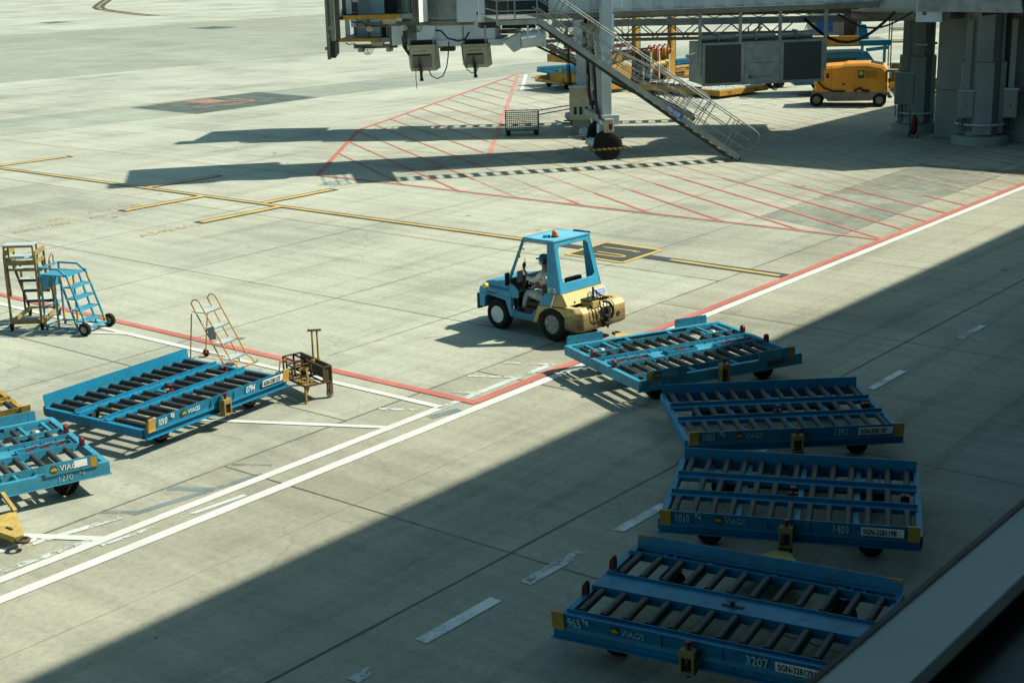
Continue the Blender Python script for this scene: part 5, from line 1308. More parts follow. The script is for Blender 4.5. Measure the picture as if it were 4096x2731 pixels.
    MB().box(cu0 + 1.0, cu1 + 0.1, 0.15, 0.35, fz - 0.16, fz + 0.0).build('cab_beam', TAUPE, t, bevel=0.01)
    MB().prism([(cu0 + 1.75, fz + 0.12), (cu0 + 2.35, fz + 0.12), (cu0 + 2.25, fz - 0.06), (cu0 + 1.85, fz - 0.06)], 0.0, 0.3).build('bracket', BEIGE, t)
    for x in (cu0 + 1.42, cu0 + 2.62):
        MB().cyl((x, 0.10, fz - 0.20), (x - 0.12, -0.14, fz - 0.20), 0.10, 14).cyl((x - 0.115, -0.145, fz - 0.20), (x - 0.122, -0.155, fz - 0.20), 0.075, 12).build('floodlight', BEIGE, t)
    cr = random.Random(11 if far else 4)
    for k in range(5):
        x = cu0 + (1.35 if far else 2.7) + 0.06 * k; dpt = 0.22 + 0.08 * cr.random()
        MB().path([(x + 0.30 * i / 8, 0.0, fz - 0.14 - dpt * math.sin(math.pi * i / 8)) for i in range(9)], 0.010, 5).build('cable', BLACK, t)
    MB().path([(cu0 + 0.7, -0.02, fz + 0.10), (cu0 + 0.85, -0.02, fz + 0.02), (cu0 + 1.1, -0.02, fz + 0.06), (cu0 + 1.2, -0.02, fz - 0.08), (cu0 + 1.5, -0.02, fz - 0.12), (cu0 + 2.0, -0.02, fz - 0.11)], 0.022, 6).build('cable', BLACK, t)
    # white side screen that catches the sun, and the round cab body
    sv = MB(); q = [(cu1 + 0.0, -0.45), (cu1 + 0.38, 0.10)]
    sv.loft([[(q[0][0], q[0][1], fz - 0.02), (q[1][0], q[1][1], fz - 0.02), (q[1][0], q[1][1], fz + 3.0), (q[0][0], q[0][1], fz + (3.0 if far else 0.78))], [(q[0][0] - 0.01, q[0][1] + 0.03, fz - 0.02), (q[1][0] - 0.01, q[1][1] + 0.03, fz - 0.02), (q[1][0] - 0.01, q[1][1] + 0.03, fz + 3.0), (q[0][0] - 0.01, q[0][1] + 0.03, fz + (3.0 if far else 0.78))]])
    sv.build('white_screen', WHITE, t)
    b = MB(); n = 16; prof = []
    cx, rr_ = cu1 + 1.55, 1.35
    for i in range(n + 1):
        a = R(250 + 75 * i / n) if False else R(180 + 110 * i / n)
        prof.append((cx + rr_ * math.cos(a), 1.45 + rr_ * math.sin(a)))
    for i in range(n):
        a_, c_ = Vector(prof[i]), Vector(prof[i + 1]); d = (c_ - a_); nn = Vector((d.y, -d.x)).normalized() * 0.02
        for k in range(3):
            p, q_ = a_ + d * (k / 3 + 0.05), a_ + d * (k / 3 + 0.28)
            b.loft([[(p.x, p.y, fz + 0.08), (q_.x, q_.y, fz + 0.08), (q_.x + nn.x, q_.y + nn.y, fz + 0.08), (p.x + nn.x, p.y + nn.y, fz + 0.08)], [(p.x, p.y, fz + 3.0), (q_.x, q_.y, fz + 3.0), (q_.x + nn.x, q_.y + nn.y, fz + 3.0), (p.x + nn.x, p.y + nn.y, fz + 3.0)]])
    b.build('curved_slat_wall', GREY2, t)
    prof2 = prof + [(cx + 0.8, 2.8), (cx - 1.3, 2.8)]
    MB().prism(prof2, fz + 0.0, fz + 3.0, 'xy').build('cab_body', GREY2, t)
    MB().prism([(x + (x - cx) * 0.05, y + (y - 1.45) * 0.05) for x, y in prof2], fz - 0.20, fz - 0.02, 'xy').build('cab_base_ring', TAUPE, t, bevel=0.02)
    sx0 = cu1 + (1.40 if not far else 1.0)
    sb_ = MB().box(sx0, sx0 + 0.76, -0.16, 0.5, fz - 0.08, fz + 3.0).build('service_cabinet', GREY, t, bevel=0.01)
    MB().box(sx0 + 0.69, sx0 + 0.73, -0.175, -0.16, fz + 0.15, fz + 0.26).build('cabinet_latch', DARK, sb_)
    MB().box(sx0 + 0.76, -3.6, 0.05, W, fz + 0.12, fz + 2.9).build('link_wall', GREY, t)
    MB().box(sx0 + 0.7, -3.3, -0.02, W, fz - 0.12, fz + 0.12).build('link_beam', GREY, t, bevel=0.01)
    MB().box(sx0 + 0.9, sx0 + 1.5, 0.2, 0.8, fz - 0.34, fz - 0.12).build('junction_box', DARK, t)
    # door recess and service landing with stairs
    sv0, uf, ut, zl = stair['v'], stair['foot'], stair['top'], stair['z']
    yd = 0.0 if not far else W - 0.06
    MB().box(ut - 1.40, ut - 0.60, yd + 0.02, yd + 0.045, zl + 0.02, zl + 2.1).build('service_door', DARK, t)
    MB().box(ut - 0.55, ut + 0.9, yd + 0.015, yd + 0.04, zl + 0.02, zl + 2.1).build('door_glass', GLASSB, t)
    SWd = 0.85
    ya, yb = (sv0, 0.0) if not far else (W, sv0 + SWd)
    MB().box(ut - 1.42, ut + 0.02, ya, yb, zl - 0.04, zl).build('landing_grating', GALV, t)
    MB().box(ut - 1.45, ut + 0.05, ya - 0.03, ya + 0.03, zl - 0.20, zl - 0.042).box(ut - 1.45, ut + 0.05, yb - 0.1, yb - 0.05, zl - 0.20, zl - 0.042).build_each('landing_beam', GREY2, t)
    b = MB(); yr = sv0 if not far else yb
    for x in (ut - 1.42, ut - 0.80, ut - 0.02):
        b.beam((x, yr, zl - 0.1), (x, yr, zl + 1.1), 0.045)
    for z in (zl + 0.27, zl + 0.62, zl + 1.1): b.cyl((ut - 1.42, yr, z), (ut, yr, z), 0.02, 6); b.cyl((ut - 1.42, ya, z), (ut - 1.42, yb - 0.1, z), 0.02, 6)
    b.build('landing_railing', GALV, t)
    d = Vector((uf - ut, 0, 0.12 - zl)); n = stair['n']
    for v in (sv0, sv0 + SWd):
        MB().beam((ut, v, zl - 0.06), (uf, v, 0.14), 0.05, 0.20).build('stringer', GREY2 if v == sv0 else DARK, t)
        b = MB(); up_ = Vector((0.03, 0, 1.10)) if not far else Vector((0.02, 0, 1.0))
        a0, a1 = Vector((ut - 0.05, v, zl)), Vector((uf - 0.02, v, 0.22))
        hv = Vector((0.58, 0, 0.90))
        b.cyl(a0 + Vector((0.1, 0, 1.18)), a1 + hv, 0.024, 6)
        for f in (0.62, 0.30): b.cyl(a0 + Vector((0.1 * f, 0, 1.18 * f)), a1 + hv * f, 0.018, 6)
        m_ = 7
        for i in range(m_):
            p = a0 + (a1 - a0) * ((i + 0.45) / m_); q_ = p + hv * 1.0
            for o_ in (0.0, 0.20): b.cyl(p + (a1 - a0).normalized() * o_, q_ + (a1 - a0).normalized() * o_, 0.019, 5)
        e = a1 + hv
        b.path([e, e + Vector((0.16, 0, -0.14)), e + Vector((0.18, 0, -0.40)), a1 + Vector((0.15, 0, 0.02))], 0.016, 6)
        b.build('handrail', GREY2, t)
    for i in range(n):
        f = (i + 0.5) / n; p = Vector((ut, 0, zl)) + Vector((uf - ut, 0, 0.12 - zl)) * f
        put('btread', lambda: MB().box(-0.13, 0.13, 0.03, 0.82, -0.02, 0.0), 'stair_tread', GALV, t, (p.x, sv0, p.z))
        put('btreadbox', lambda: MB().box(-0.12, -0.04, 0.10, 0.75, -0.10, -0.025), 'tread_support', DARK, t, (p.x, sv0, p.z))
    MB().beam((ut + 0.4, sv0 + 0.1, zl - 0.5), (uf - 0.5, sv0 + 0.1, 0.26), 0.04, 0.10).build('lower_chord', DARK, t)
    for v in (sv0 + 0.12, sv0 + SWd - 0.12):
        MB().lathe([(0.03, -0.04), (0.10, -0.04), (0.115, 0), (0.10, 0.04), (0.03, 0.04)], (uf - 0.02, v, 0.115), 'y', 16).build('stair_wheel', RUST, t)
    if not far:
        pl = MB().box(0, 0.72, -0.012, -0.002, 0, 0.16).build('number_plate', PLATEB, t)
        dd = (Vector((uf, 0, 0.14)) - Vector((ut, 0, zl - 0.06))); sl = math.atan2(dd.z, dd.x)
        pl.location = (ut + dd.x * 0.62, sv0 - 0.03, zl - 0.06 + dd.z * 0.62 - 0.055); pl.rotation_euler = (0, -sl, 0)
        letters('SGN-10225', 0.17, LETW, pl, (0.02, -0.014, 0.02), (R(90), 0, 0), sx=0.70, off=0.003)
    # lift columns and bogie
    cv_ = (0.0, W - 0.15)
    for k, v in enumerate(cv_):
        before = set(bpy.data.objects)
        if far and k == 0: 
            wd = 0.22
        else: wd = 0.17
        top = zt + 2.9
        MB().box(-wd - 0.02, wd + 0.02, v - 0.35, v - 0.07, 4.05 if not far else 3.0, top).build('column_sleeve', GREY, t, bevel=0.01)
        sl_ = MB().box(-wd - 0.10, -wd - 0.02, v - 0.30, v - 0.26, zt - 1.0, zt + 0.5).box(wd + 0.02, wd + 0.10, v - 0.30, v - 0.26, zt - 1.0, zt + 0.1)
        sl_.build_each('bolt_flange', GREY, t)
        MB().box(-wd + 0.01, wd - 0.02, v - 0.33, v - 0.08, 1.66, 4.06 if not far else 3.01).build('lift_column', GREY, t, bevel=0.01)
        MB().cyl((-wd - 0.35, v - 0.25, zt - 0.9), (-wd - 0.22, v - 0.25, 1.7), 0.035, 8).build('hydraulic_hose', BLACK, t)
        b = MB()
        for j in range(4): b.path([(-wd - 0.42 + 0.04 * j, v - 0.34, zt - 1.2), (-wd - 0.36 + 0.04 * j, v - 0.36, 2.2), (-wd - 0.18 + 0.03 * j, v - 0.40, 1.55), (-wd + 0.02, v - 0.40, 1.45)], 0.014, 5)
        b.build('cable_bundle', BLACK, t)
        MB().beam((-wd - 0.45, v - 0.2, zt - 1.25), (-wd - 0.36, v - 0.2, zt - 0.15), 0.14, 0.10).build('cable_cover', TAUPE, t)
        MB().box(-wd - 0.06, wd + 0.26, v - 0.38, v + 0.02, 1.30, 1.665).box(-0.26, 0.34, v - 0.02, v + 0.30, 0.95, 1.3).build('bogie_head', GREY, t, bevel=0.02)
        # wheel under each column
        wh = MB().lathe([(0.15, -0.17), (0.44, -0.19), (0.54, -0.14), (0.54, 0.14), (0.44, 0.19), (0.15, 0.17)], (0.03, v - 0.14, 0.54), 'y', 40).build('bogie_wheel', RUBBER, t)
        MB().cyl((-0.62, v + 0.1, 0.66), (-0.20, v - 0.12, 0.62), 0.17, 14).cyl((-0.72, v + 0.12, 0.70), (-0.6, v + 0.1, 0.66), 0.11, 12).build('drive_motor', GREY, t)
        cbx = MB().box(-0.17, 0.16, v - 0.56, v - 0.382, 1.04, 1.54).build('control_box', BEIGE, t, bevel=0.02)
        MB().box(-0.02, 0.10, v - 0.572, v - 0.562, 1.16, 1.36).build('box_window', DRED, cbx)
        # bumper guard frame around the wheel with hazard tape
        MB().box(-0.78, 0.86, v - 0.52, v - 0.46, 0.40, 0.47).build('guard_bar', HAZ, t)
        MB().beam((-0.78, v - 0.48, 0.435), (-1.15, v + 0.30, 0.435), 0.05, 0.06).beam((0.86, v - 0.48, 0.435), (0.62, v + 0.40, 0.435), 0.05, 0.06).box(-0.8, 0.6, v + 0.28, v + 0.33, 0.40, 0.46).build('guard_frame', GREY2, t)
    for o in set(bpy.data.objects) - before:       # the second leg stands a little nearer the terminal
        if o.parent is t: o.location.x += 0.48 if not far else 0.30
    MB().box(-0.10, 0.34, 0.1, W - 0.2, 1.30, 1.56).build('bogie_axle', GREY2, t, bevel=0.02)
    MB().box(-0.24, 0.24, -0.1, W - 0.2, zt - 0.55, zt - 0.30).build('cross_beam', TAUPE, t)
    return t
nb = bridge('boarding_bridge', 'nearer boarding bridge with stair plate SGN-10225 above the hatched area', (44.5, 31.25), -40.1, 5.13, 3.0, 10.6, dict(v=-2.3, foot=4.36, top=-2.97, z=5.32, n=24), (-9.85, -6.80), 0.0)
# pre-conditioned air unit under the nearer tunnel
ac = thing('air_conditioning_unit', 'long grey air conditioning unit with two mesh grilles hung under the bridge', 'air conditioner', (44.5, 31.25, 0), R(-40.1))
Q0, Q1 = 3.55, 8.46
MB().box(Q0 + 0.12, Q1, 0.0, 1.5, 2.56, 4.06).build('housing', GREY2, ac, bevel=0.02)
MB().box(Q0 + 0.14, Q1 + 0.02, -0.02, -0.003, 2.50, 2.58).box(Q0 + 0.14, Q1 + 0.02, -0.02, -0.003, 3.99, 4.06).box(Q0 + 0.14, Q0 + 0.24, -0.02, -0.003, 2.58, 3.99).box(5.20, 5.33, -0.02, -0.003, 2.58, 3.99).box(6.72, 6.86, -0.02, -0.003, 2.58, 3.99).box(Q1 - 0.10, Q1 + 0.02, -0.02, -0.003, 2.58, 3.99).build('front_frame', GREY2, ac)
for a, c_ in ((Q0 + 0.26, 5.19), (6.87, Q1 - 0.11)): MB().box(a, c_, -0.012, -0.004, 2.60, 3.98).build('mesh_grille', GRILLE, ac)
pn_ = MB().box(5.35, 6.70, -0.03, -0.004, 2.56, 3.28).box(5.35, 6.70, -0.03, -0.004, 3.30, 4.02).build('service_panel', GREY2, ac)
letters('AXA POWER', 0.14, paint('faded_teal_letters', (0.06, 0.20, 0.24), 0.5, 0.2), pn_, (5.60, -0.033, 2.72), (R(90), 0, 0), sx=1.0)
MB().box(5.50, 5.60, -0.034, -0.031, 2.71, 2.83).build('logo_square', paint('plum', (0.10, 0.05, 0.14), 0.5, 0.1), pn_)
for x in (Q0 + 0.05, 5.15, 6.70, Q1 + 0.04):
    MB().box(x - 0.05, x + 0.05, -0.05, 0.05, 4.0 if x > 4 and x < 8 else 2.9, 5.14).build('hanger_post', GREY2, ac)
for x0, x1 in ((Q0 + .2, 5.1), (5.2, 6.6), (6.8, 8.1)):
    b = MB(); b.cyl((x0, 0.35, 4.22), (x1, 0.35, 4.24), 0.14, 10); b.box(x0 + 0.6, x0 + 0.64, 0.1, 0.6, 4.1, 4.42); b.build('foil_duct', GALV, ac)
for k in range(5): MB().path([(6.25 + 0.05 * k + 0.45 * i / 8, 0.3, 2.56 - (0.24 + 0.03 * k) * math.sin(math.pi * i / 8)) for i in range(9)], 0.018, 5).build('cable', BLACK, ac)
cm_ = MB().cyl((3.05, -0.05, 3.62), (3.40, -0.12, 3.70), 0.065, 10).box(3.38, 3.52, -0.1, 0.1, 3.35, 4.15).box(3.2, 3.24, -0.02, 0.02, 3.40, 3.62).build('camera_housing', GREY2, ac)

fb = bridge('boarding_bridge', 'farther boarding bridge, its lower cab and dark stairs seen beneath the nearer one', (50.3, 36.5), -56.0, 4.74, 2.9, 12.2, dict(v=2.95, foot=4.75, top=-3.0, z=4.12, n=20), (-10.60, -7.85), 1.08, True)

def power_box(label, loc, ang, u0, u1, z0, z1, top, group='ground power converters under the bridges'):
    t = thing('power_converter_box', label, 'power box', (*loc, 0), R(ang), group)
    b = MB(); w_ = u1 - u0
    prof = [(u0, -0.1), (u1 - 0.22, -0.1), (u1, 0.25), (u1, 0.75), (u0 + 0.05, 0.75)]
    b.loft([[(x + 0.06, y, z0 - (0.0 if y < 0 else -0.07)) for x, y in prof], [(x, y, z1) for x, y in prof]])
    bo = b.build('cabinet', BEIGE, t, bevel=0.012)
    MB().box(u0 + 0.02, u1 - 0.24, -0.13, -0.102, z1 - 0.30, z1 - 0.10).build('header_panel', BEIGE, bo)
    letters('AXA POWER', 0.085, paint('dull_teal_ink', (0.09, 0.14, 0.13), 0.6, 0.2), bo, (u0 + 0.15, -0.133, z1 - 0.23), (R(90), 0, 0))
    MB().box(u0 + 0.12, u1 - 0.34, -0.112, -0.1, z1 - 0.37, z1 - 0.32).build('cable_slot', BLACK, bo)
    MB().box(u0 + 0.10, u1 - 0.30, -0.11, -0.101, z0 + 0.12, z1 - 0.375).build('door_panel', TAUPE, bo)
    MB().beam((u0 + 0.34, -0.16, z1 - 0.42), (u0 + 0.36, -0.16, z0 + 0.20), 0.05).build('cable_strap', RUST, bo)
    MB().path([(u0 + 0.36, -0.16, z0 + 0.25), (u0 + 0.40, -0.18, z0 - 0.05)], 0.06, 8).box(u0 + 0.34, u0 + 0.46, -0.22, -0.12, z0 - 0.34, z0 - 0.24).cyl((u0 + 0.40, -0.17, z0 - 0.28), (u0 + 0.38, -0.17, z0 + 0.10), 0.05, 8).build('aircraft_plug', BLACK, bo)
    for x in (u0 + 0.02, u1 - 0.22): MB().box(x, x + 0.06, 0.1, 0.2, z1 - 0.02, top).build('hanger', GREY2, t)
    MB().box(u0 + 0.1, u1 - 0.1, 0.15, 0.6, z1, z1 + 0.14).build('cable_reel', BLACK, t)
    return t
pb1 = power_box('beige converter box with hanging plug under the nearer bridge, right one of two', (44.5, 31.25), -40.1, -5.22, -4.18, 3.54, 4.36, 5.0)
MB().path([(-6.2, -0.15, 4.9), (-6.0, -0.15, 4.88), (-5.78, -0.15, 4.62), (-5.4, -0.15, 4.5), (-5.15, -0.15, 4.56), (-5.0, -0.15, 4.8)], 0.035, 8).build('thick_hose', BLACK, pb1)
MB().path([(-5.28, -0.15, 4.4), (-5.24, -0.15, 3.9), (-5.12, -0.15, 3.5), (-4.95, -0.15, 3.36), (-4.78, -0.15, 3.42), (-4.7, -0.15, 3.56)], 0.018, 6).build('thin_hose', BLACK, pb1)
pb2 = power_box('beige converter box with hanging plug, left one of two below the cabs', (44.5, 31.25), -40.1, -7.16, -6.06, 3.50, 4.40, 4.62)
MB().path([(-6.50, -0.15, 3.55), (-6.4, -0.15, 3.32), (-6.2, -0.15, 3.22), (-6.0, -0.15, 3.30), (-5.85, -0.15, 3.6), (-5.78, -0.15, 4.0), (-5.74, -0.15, 4.5)], 0.022, 6).build('thin_hose', BLACK, pb2)
MB().path([(-6.95, -0.2, 3.7), (-6.97, -0.2, 3.3), (-6.95, -0.2, 2.9)], 0.014, 6).build('dangling_cable', BLACK, pb2)
for k in range(4): MB().path([(-7.4 + 0.05 * k, -0.1, 4.75), (-7.36 + 0.04 * k, -0.1, 4.35), (-7.22 + 0.02 * k, -0.1, 4.12 - 0.03 * k), (-7.12, -0.1, 4.3)], 0.02, 6).build('cable', BLACK, pb2)
dz_ = MB().cyl((-3.10, 0.2, 4.42), (-2.25, 0.2, 4.50), 0.30, 20).prism([(-3.12, 4.70), (-3.12, 4.12), (-3.35, 4.02), (-3.72, 4.42)], 0.0, 0.35).box(-2.28, -2.20, -0.1, 0.5, 4.15, 4.85).box(-2.9, -2.84, -0.13, -0.09, 4.5, 4.95).box(-2.5, -2.44, -0.13, -0.09, 4.5, 4.95).build('ventilation_duct', GREY, None, (44.5, 31.25, 0)); dz_.rotation_euler = (0, 0, R(-40.1))
tag(dz_, 'fat grey ventilation duct end hanging beneath the nearer bridge landing', 'duct')
gb = thing('switch_cabinet', 'tall beige cabinet with three glazed meters at the farther bridge column', 'cabinet', (50.3, 36.5, 0), R(-56.0))
go = MB().box(-0.50, 0.42, -1.0, -0.40, 0.62, 1.94).build('cabinet_body', BEIGE, gb, bevel=0.015)
MB().box(-0.54, 0.46, -1.04, -0.36, 1.94, 1.98).build('cabinet_lid', GREY, go)
MB().box(-0.4, 0.3, -0.9, -0.5, 0.0, 0.61).build('cabinet_plinth', GREY2, gb)
for k in range(3):
    m_ = MB().box(-0.36 + 0.23 * k, -0.16 + 0.23 * k, -1.03, -1.002, 0.80, 1.22).build('meter_box', GREY, go)
    MB().box(-0.33 + 0.23 * k, -0.19 + 0.23 * k, -1.036, -1.031, 0.84, 1.17).build('meter_window', DISP, m_)

# cage trolley
ct = thing('cage_trolley', 'empty wire mesh cage trolley with long tow bars in the bridge shadow', 'trolley', (47.63, 38.38, 0), R(-49.9))
b = MB(); X0, X1, D_ = -0.08, 1.28, 0.75
for z in (0.24,): 
    for a, c_ in (((X0, 0), (X1, 0)), ((X1, 0), (X1, D_)), ((X1, D_), (X0, D_)), ((X0, D_), (X0, 0))): b.beam((*a, z), (*c_, z), 0.04)
for p in ((X0, 0), (X1, 0), (X1, D_), (X0, D_)): b.beam((*p, 0.22), (*p, 1.0), 0.035)
for a, c_ in (((X0, 0), (X1, 0)), ((X1, 0), (X1, D_)), ((X1, D_), (X0, D_)), ((X0, D_), (X0, 0))): b.beam((*a, 0.98), (*c_, 0.98), 0.035)
b.build('cage_frame', DARK, ct)
b = MB()
for i in range(1, 17):
    x = X0 + (X1 - X0) * i / 17
    for y in (0, D_): b.cyl((x, y, 0.25), (x, y, 0.97), 0.006, 4, caps=False)
for i in range(1, 9):
    z = 0.25 + 0.72 * i / 9
    for y in (0, D_): b.cyl((X0, y, z), (X1, y, z), 0.006, 4, caps=False)
    for x in (X0, X1): b.cyl((x, 0, z), (x, D_, z), 0.006, 4, caps=False)
for i in range(1, 9):
    for x in (X0, X1): b.cyl((x, D_ * i / 9, 0.25), (x, D_ * i / 9, 0.97), 0.006, 4, caps=False)
b.build('wire_mesh', DARK, ct)
MB().box(X0 + 0.02, X1 - 0.02, 0.02, D_ - 0.02, 0.245, 0.262).build('cage_floor', GREY2, ct)
for x in (X0 + 0.1, X1 - 0.1):
    for y in (0.06, D_ - 0.06): MB().lathe([(0.02, -0.03), (0.09, -0.03), (0.10, 0), (0.09, 0.03), (0.02, 0.03)], (x, y, 0.10), 'y', 16).box(x - 0.03, x + 0.03, y - 0.04, y + 0.04, 0.16, 0.22).build('castor', BLACK, ct)
MB().beam((X1, 0.05, 0.86), (X1 + 1.75, 0.35, 1.10), 0.04).beam((X1, D_, 0.95), (X1 + 1.85, 0.75, 1.20), 0.04).build_each('tow_bar', DARK, ct)

# ------------------------------------------------------------------ ground power unit
gp = thing('ground_power_unit', 'orange yellow ground power unit with green flower badge on a grey wheeled base', 'generator', (62.7, 32.06, 0), R(-65.8))
GW = 1.75
prof = [(-0.10, 0.66), (-0.12, 1.30), (0.02, 1.80), (0.55, 1.86), (1.15, 1.90), (1.35, 1.96), (2.35, 1.98), (3.02, 1.86), (3.16, 1.70), (3.22, 0.66)]
b = MB(); n = len(prof); R_ = []
for y, sc in ((0.06, 0.94), (0.0, 0.90), (0.0, 0.90), (0.06, 0.94)): pass
def gring(y, dz, dx): return [(x + (dx if x < 1 else -dx), y, z - (dz if z > 1.2 else 0)) for x, z in prof]
b.loft([gring(0.0, 0.12, 0.10), gring(0.10, 0.0, 0.0), gring(GW - 0.10, 0.0, 0.0), gring(GW, 0.12, 0.10)])
go = b.build('canopy', GPUY, gp, bevel=0.02)
MB().prism([(2.45, 0.25), (3.02, 0.15), (3.02, 1.5), (2.45, 1.4)], 0, 0.01, 'xy').build('roof_grille', RUBBER, go, (0, 0, 0)).matrix_local = Matrix.Translation((0, 0.1, 2.415)) @ Matrix.Rotation(R(10.2), 4, 'Y')
MB().prism([(-0.28, 0.40), (-0.20, 0.68), (3.30, 0.66), (3.32, 0.52), (2.75, 0.48), (2.5, 0.28), (0.55, 0.24), (0.35, 0.42)], -0.02, GW + 0.02).build('base_frame', TAUPE, gp, bevel=0.01)
MB().box(2.9, 3.28, -0.03, GW, 0.62, 0.68).build('rear_step', GALV, gp)
for x in (0.02, 2.86):
    for y in (0.02, GW - 0.02):
        wl = MB().lathe([(0.14, -0.10), (0.27, -0.11), (0.31, -0.07), (0.31, 0.07), (0.27, 0.11), (0.14, 0.10)], (x, y, 0.31), 'y', 26).build('wheel', RUBBER, gp)
        MB().lathe([(0.17, -0.112), (0.10, -0.118), (0.02, -0.118)], (x, y, 0.31), 'y', 20).build('rim', TAUPE, wl)
bd = MB().box(1.86, 2.14, -0.012, -0.001, 1.30, 1.66).build('green_badge', paint('badge_green', (0.02, 0.10, 0.045), 0.5, 0.1), go)
b = MB()
for k in range(5):
    a = R(90 + 72 * k); b.cyl((2.0 + 0.055 * math.cos(a), -0.018 - 0.001 * k, 1.53 + 0.055 * math.sin(a)), (2.0 + 0.055 * math.cos(a), -0.013, 1.53 + 0.055 * math.sin(a)), 0.05, 12)
b.build('flower_emblem', paint('badge_yellow', (0.60, 0.50, 0.06), 0.5, 0.1), bd)
GI = paint('green_ink', (0.10, 0.12, 0.03), 0.5, 0.1)
for k, s in enumerate(('SAIGON', 'GROUND', 'SERVICES')): letters(s, 0.125, GI, go, (2.20, -0.006, 1.54 - 0.115 * k), (R(90), 0, 0), sx=0.95)
MB().box(0.42, 0.56, -0.01, 0.0, 1.30, 1.52).build('gauge_window', DRED, go)
MB().box(1.15, 1.30, -0.012, 0.0, 1.0, 1.07).build('door_latch', BLACK, go)
MB().box(0.64, 0.66, -0.006, 0.001, 0.7, 1.80).build('door_seam', OCHRE, go)
MB().path([(0.05, -0.05, 1.45), (0.1, -0.08, 1.1), (0.35, -0.08, 0.85), (0.7, -0.06, 0.72), (1.3, -0.06, 0.70)], 0.04, 8).path([(1.7, -0.06, 0.72), (1.95, -0.08, 0.86), (2.1, -0.06, 0.74), (2.4, -0.06, 0.72)], 0.05, 8).build('power_cable', BLACK, gp)
MB().box(3.16, 3.60, 0.05, 0.5, 1.62, 1.66).prism([(3.14, 1.55), (3.62, 1.64), (3.62, 1.68), (3.14, 1.68)], 0.05, 0.5).build('side_flap', GALV, gp)
MB().beam((-0.2, 0.4, 0.45), (-0.85, 0.8, 0.40), 0.06).beam((-0.2, 1.2, 0.45), (-0.85, 0.8, 0.40), 0.06).build('tow_bar', DARK, gp)
MB().beam((3.30, 0.1, 1.45), (3.26, 0.1, 0.42), 0.035).cyl((3.22, 0.1, 0.45), (3.40, 0.1, 0.45), 0.06, 8).build('rear_post', DARK, gp)

# ------------------------------------------------------------------ cargo loader
cl = thing('cargo_loader', 'large ochre cargo loader with two posts, hoses and a low roller platform', 'loader', (63.3, 37.6, 0), R(-10))
# x: to the right, y: away
LX, LY = 3.6, 5.9
MB().box(0, LX, 0, LY, 0.36, 0.43).build('low_platform', PLAST, cl)
MB().box(-0.06, LX + 0.06, -0.06, 0.0, 0.14, 0.42).box(-0.06, 0.0, 0.0, LY, 0.14, 0.42).box(LX, LX + 0.06, 0.0, LY, 0.14, 0.42).build('platform_rail', OCHRE, cl, bevel=0.01)
MB().box(0.0, 0.05, 1.2, LY, 0.44, 0.52).box(0.6, 0.66, 2.4, LY, 0.434, 0.50).build('side_guide', DRED, cl)
b = MB()
for i in range(12):
    for j in range(3):
        b.cyl((0.2 + j * 1.15, 0.25 + i * 0.45, 0.445), (1.2 + j * 1.15, 0.25 + i * 0.45, 0.445), 0.022, 6)
b.build('platform_rollers', GALV, cl)
letters('TLD', 0.20, LETK, cl, (0.5, -0.065, 0.19), (R(90), 0, 0)); letters('TLD', 0.20, LETK, cl, (2.5, -0.065, 0.19), (R(90), 0, 0))
for x, y, h in ((0.9, 6.0, 1.25), (1.35, 5.9, 1.95), (2.2, 6.1, 1.95), (3.2, 6.3, 1.7)): MB().cyl((x, y, 0.45), (x, y, h), 0.035, 6).build('white_stanchion', WHITE, cl)
MB().box(1.0, 1.3, 6.3, 6.7, 0.0, 1.9).build('machinery_block', BLACK, cl, bevel=0.03)
MB().box(1.5, 1.95, 6.4, 6.8, 0.0, 1.95).build('machinery_block', BLACK, cl, bevel=0.03)
MB().prism([(3.2, 0.1), (3.9, 0.1), (3.9, 1.9), (3.65, 1.9), (3.2, 1.2)], 6.5, 6.75).build('ochre_shroud', OCHRE, cl, bevel=0.02)
MB().prism([(-1.4, 0.2), (0.2, 0.2), (0.2, 1.3), (0.0, 1.45), (-1.4, 1.2)], 6.2, 6.9).build('ochre_shroud', OCHRE, cl, bevel=0.02)
for x, y in ((1.7, 7.2), (4.15, 6.9)):
    p = MB().box(x - 0.14, x + 0.14, y, y + 0.30, 0.0, 4.6).build('lift_post', OCHRE, cl, bevel=0.02)
    for sx in (-0.30, 0.24):
        b = MB()
        for k in range(34): b.box(x + sx, x + sx + 0.06, y + .05, y + 0.11, 0.4 + k * 0.12, 0.48 + k * 0.12)
        b.build('lift_chain', BLACK, p)
MB().box(-1.6, 4.6, 7.6, 10.6, 1.72, 1.84).build('main_deck', PLAST, cl)
MB().box(-1.7, 4.7, 7.54, 7.6, 1.45, 1.85).build('deck_rail', OCHRE, cl)
MB().box(-1.7, -1.6, 7.6, 10.6, 1.45, 1.85).build('deck_rail', OCHRE, cl)
MB().box(-1.6, 3.6, 7.7, 7.78, 1.86, 1.98).build('deck_guide', DRED, cl)
MB().box(-1.6, 4.7, 10.4, 10.5, 1.86, 2.05).build('deck_guide', DRED, cl)
MB().beam((-1.6, 7.9, 0.4), (1.2, 7.9, 1.5), 0.25).beam((-1.6, 8.1, 1.5), (1.2, 8.1, 0.4), 0.25).build('scissor_arm', OCHRE, cl)
MB().box(-1.7, 4.4, 7.8, 10.4, 0.45, 0.85).build('main_chassis', OCHRE, cl, bevel=0.02)
for x in (2.2, 2.9, 3.5):
    MB().box(x, x + 0.42, 6.9, 7.3, 0.5, 1.95).build('hydraulic_cabinet', OCHRE, cl, bevel=0.02)
MB().cyl((1.3, 6.6, 1.05), (3.3, 6.5, 1.25), 0.16, 12).build('hydraulic_ram', YEL, cl)
RH = paint('pink_red_hose', (0.45, 0.10, 0.10), 0.5, 0.2)
